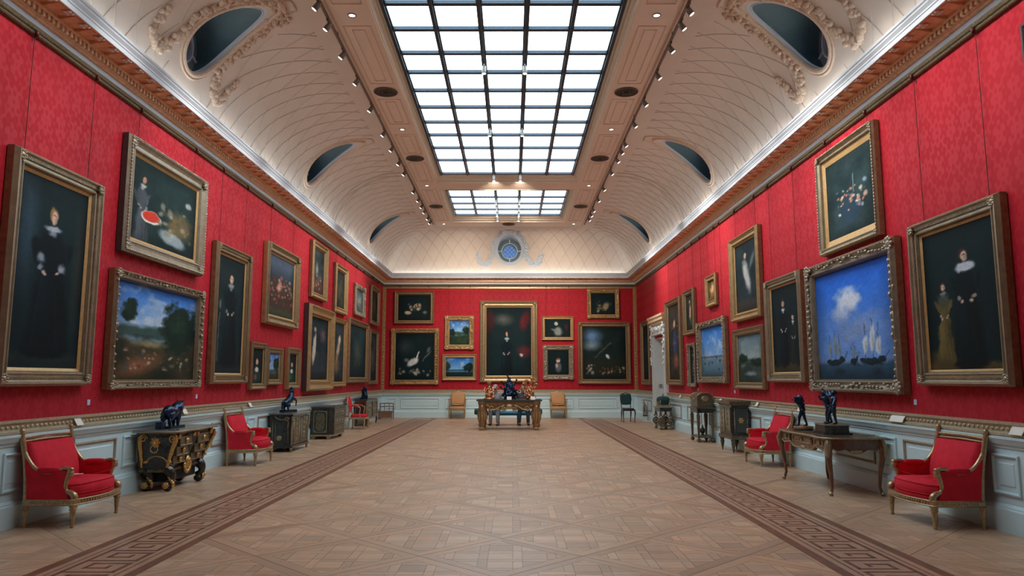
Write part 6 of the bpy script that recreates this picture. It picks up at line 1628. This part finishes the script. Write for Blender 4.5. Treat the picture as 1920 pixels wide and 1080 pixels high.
# two seated people (local +x = the way they face)
def sitter(label, loc, rz, shirt, trouser, hairm, look, arms, knees, lean=.1, cap=False):
    t = thing('person', label, 'person', loc, rz, 'people on the bench')
    sh, hp, kn, an = 1.05, .60, .52, .09
    hx = -.02
    C = (lean*.8, 0, .95); Nk = (lean*1.25, 0, 1.12); Hd = (lean*1.6+.02, 0, 1.265)
    b = MB(); P, rot = head(b, Hd, look, 1.02); limb(b, [Nk, Hd], [.055, .052], 10)
    limb(b, [(hx, 0, hp), C, Nk], [.11, .12, .06], 12)
    S = {}
    for i, s in enumerate((1, -1)):
        e, w = arms[i]; S[s] = (lean, s*.19, 1.07)
        limb(b, [C, S[s]], [.09, .06], 8); limb(b, [S[s], e, w], [.052, .042, .029], 8)
        d = Vector(w) - Vector(e); hand(b, w, d, s, 1.0, .45)
        k, a = knees[i]
        limb(b, [(hx, s*.09, hp-.02), k, a], [.075, .055, .04], 8); limb(b, [a, (a[0]+.12, a[1], .045)], [.035, .03], 8)
    remesh(b.build('body', 'skin', t), .009, 2)
    c = MB(); limb(c, [(hx, 0, hp), ((hx+C[0])/2, 0, .76), C, (Nk[0]-.005, 0, 1.09)], [.155, .15, .16, .075], 14); c.ell((C[0], 0, .93), (.12, .19, .18), 12, 8)
    for i, s in enumerate((1, -1)):
        e, w = arms[i]; limb(c, [C, S[s]], [.11, .08], 8); q = Vector(e) + (Vector(w)-Vector(e))*.8; limb(c, [S[s], e, q], [.072, .058, .045], 8)
    remesh(c.build('shirt', shirt, t), .011, 2)
    c = MB(); c.ell((hx, 0, hp), (.15, .185, .11), 12, 8)
    for i, s in enumerate((1, -1)):
        k, a = knees[i]; limb(c, [(hx, s*.09, hp), k, (a[0], a[1], a[2]+.03)], [.10, .078, .06], 10)
    remesh(c.build('trousers', trouser, t), .011, 2)
    for i, s in enumerate((1, -1)):
        k, a = knees[i]; f = MB(); f.ell((a[0]+.07, a[1], .045), (.135, .05, .045), 12, 6); f.ell((a[0], a[1], .07), (.055, .048, .06), 10, 6)
        remesh(f.build('shoe', 'shoe_black', t), .010, 1)
    hh = MB()
    hh.ell(P(-.03, 0, .055), (.098, .085, .085), 14, 8, rot)
    if cap: hh.ell(P(.06, 0, .085), (.085, .075, .015), 12, 5, rot)
    else: hh.ell(P(-.055, 0, -.01), (.07, .078, .075), 12, 8, rot)
    remesh(hh.build('cap' if cap else 'hair', hairm, t), .010, 1)
    m = MB()
    for s in (-1, 1): m.ell(P(.080, s*.03, .008), (.010, .014, .007), 6, 4, rot)
    m.build('eyes', 'rubber_black', t)
    return t
sitter('person in a grey cap and grey shirt seated on the bench, looking down', (-.52, BY-.02, 0), -PI/2-.25, 'shirt_grey', 'trouser_grey', 'hair_grey', (.85, -.1, -.5),
       (((.22, .30, .80), (.40, .12, .66)), ((.22, -.30, .80), (.40, -.10, .66))), (((.42, .13, .53), (.46, .15, .09)), ((.44, -.12, .53), (.36, -.14, .09))), .14, True)
sitter('person in dark clothes seated on the right of the blue bench', (.36, BY+.02, 0), -PI/2+.12, 'shirt_dark', 'trouser_navy', 'hair_brown', (1, .05, -.1),
       (((.16, .31, .80), (.36, .14, .63)), ((.16, -.31, .80), (.36, -.14, .63))), (((.43, .14, .53), (.42, .15, .09)), ((.43, -.14, .53), (.40, -.16, .09))), .08, False)
# ---- cards on the dado rail, small wall tags
def card(lab, side, a, w=.13, h=.085):
    c = MB().add([(0, -w/2, 0), (0, w/2, 0), (-.05, w/2, h), (-.05, -w/2, h), (-.006, -w/2, -.0), (-.006, w/2, -.0), (-.056, w/2, h), (-.056, -w/2, h)], [(0, 1, 2, 3), (7, 6, 5, 4), (0, 4, 5, 1), (1, 5, 6, 2), (2, 6, 7, 3), (3, 7, 4, 0)]).build('label_card', 'card_white')
    c.location = sp(side, .118, a, 1.031); c.rotation_euler = (0, 0, RZ[side]); tag(c, lab, 'label', 'labels on the dado rail')
for lab, s, a, w in (('white label card above the nearest left armchair', 'left', 9.21, .14), ('white label card right behind the bronze bull', 'left', 11.94, .16), ('white label card just beyond the bull, second of the pair', 'left', 12.17, .15), ('white label card left of the black cabinet', 'left', 15.2, .14),
                     ('long white label card left of the nearest right armchair', 'right', 9.95, .34), ('white label card at the right edge of the view', 'right', 7.60, .20), ('white label card beside the writing desk, far side', 'right', 13.3, .14), ('white label card right of the tall cabinet', 'right', 15.6, .14), ('white label card between the coffer and the tall cabinet', 'right', 18.35, .16), ('white label card beyond the scroll-legged stand', 'right', 22.7, .18)):
    card(lab, s, a, w)
for lab, s, a in (('small pale blue number tag under the nearest left portrait', 'left', 9.54), ('small pale tag under the right end of the wide landscape', 'left', 12.79), ('small pale blue number tag right of the ship picture', 'right', 9.63), ('small pale tag under the slim dark portrait', 'right', 20.84), ('small pale tag left of the river landscape', 'right', 17.4)):
    c = MB().box(0, .008, -.032, .032, -.035, .035); MB
    c.ell((.009, 0, .015), (.003, .014, .010), 6, 3)
    c = c.build('number_tag', 'tag_blue'); c.location = sp(s, 0, a, 1.30); c.rotation_euler = (0, 0, RZ[s]); tag(c, lab, 'tag', 'number tags')
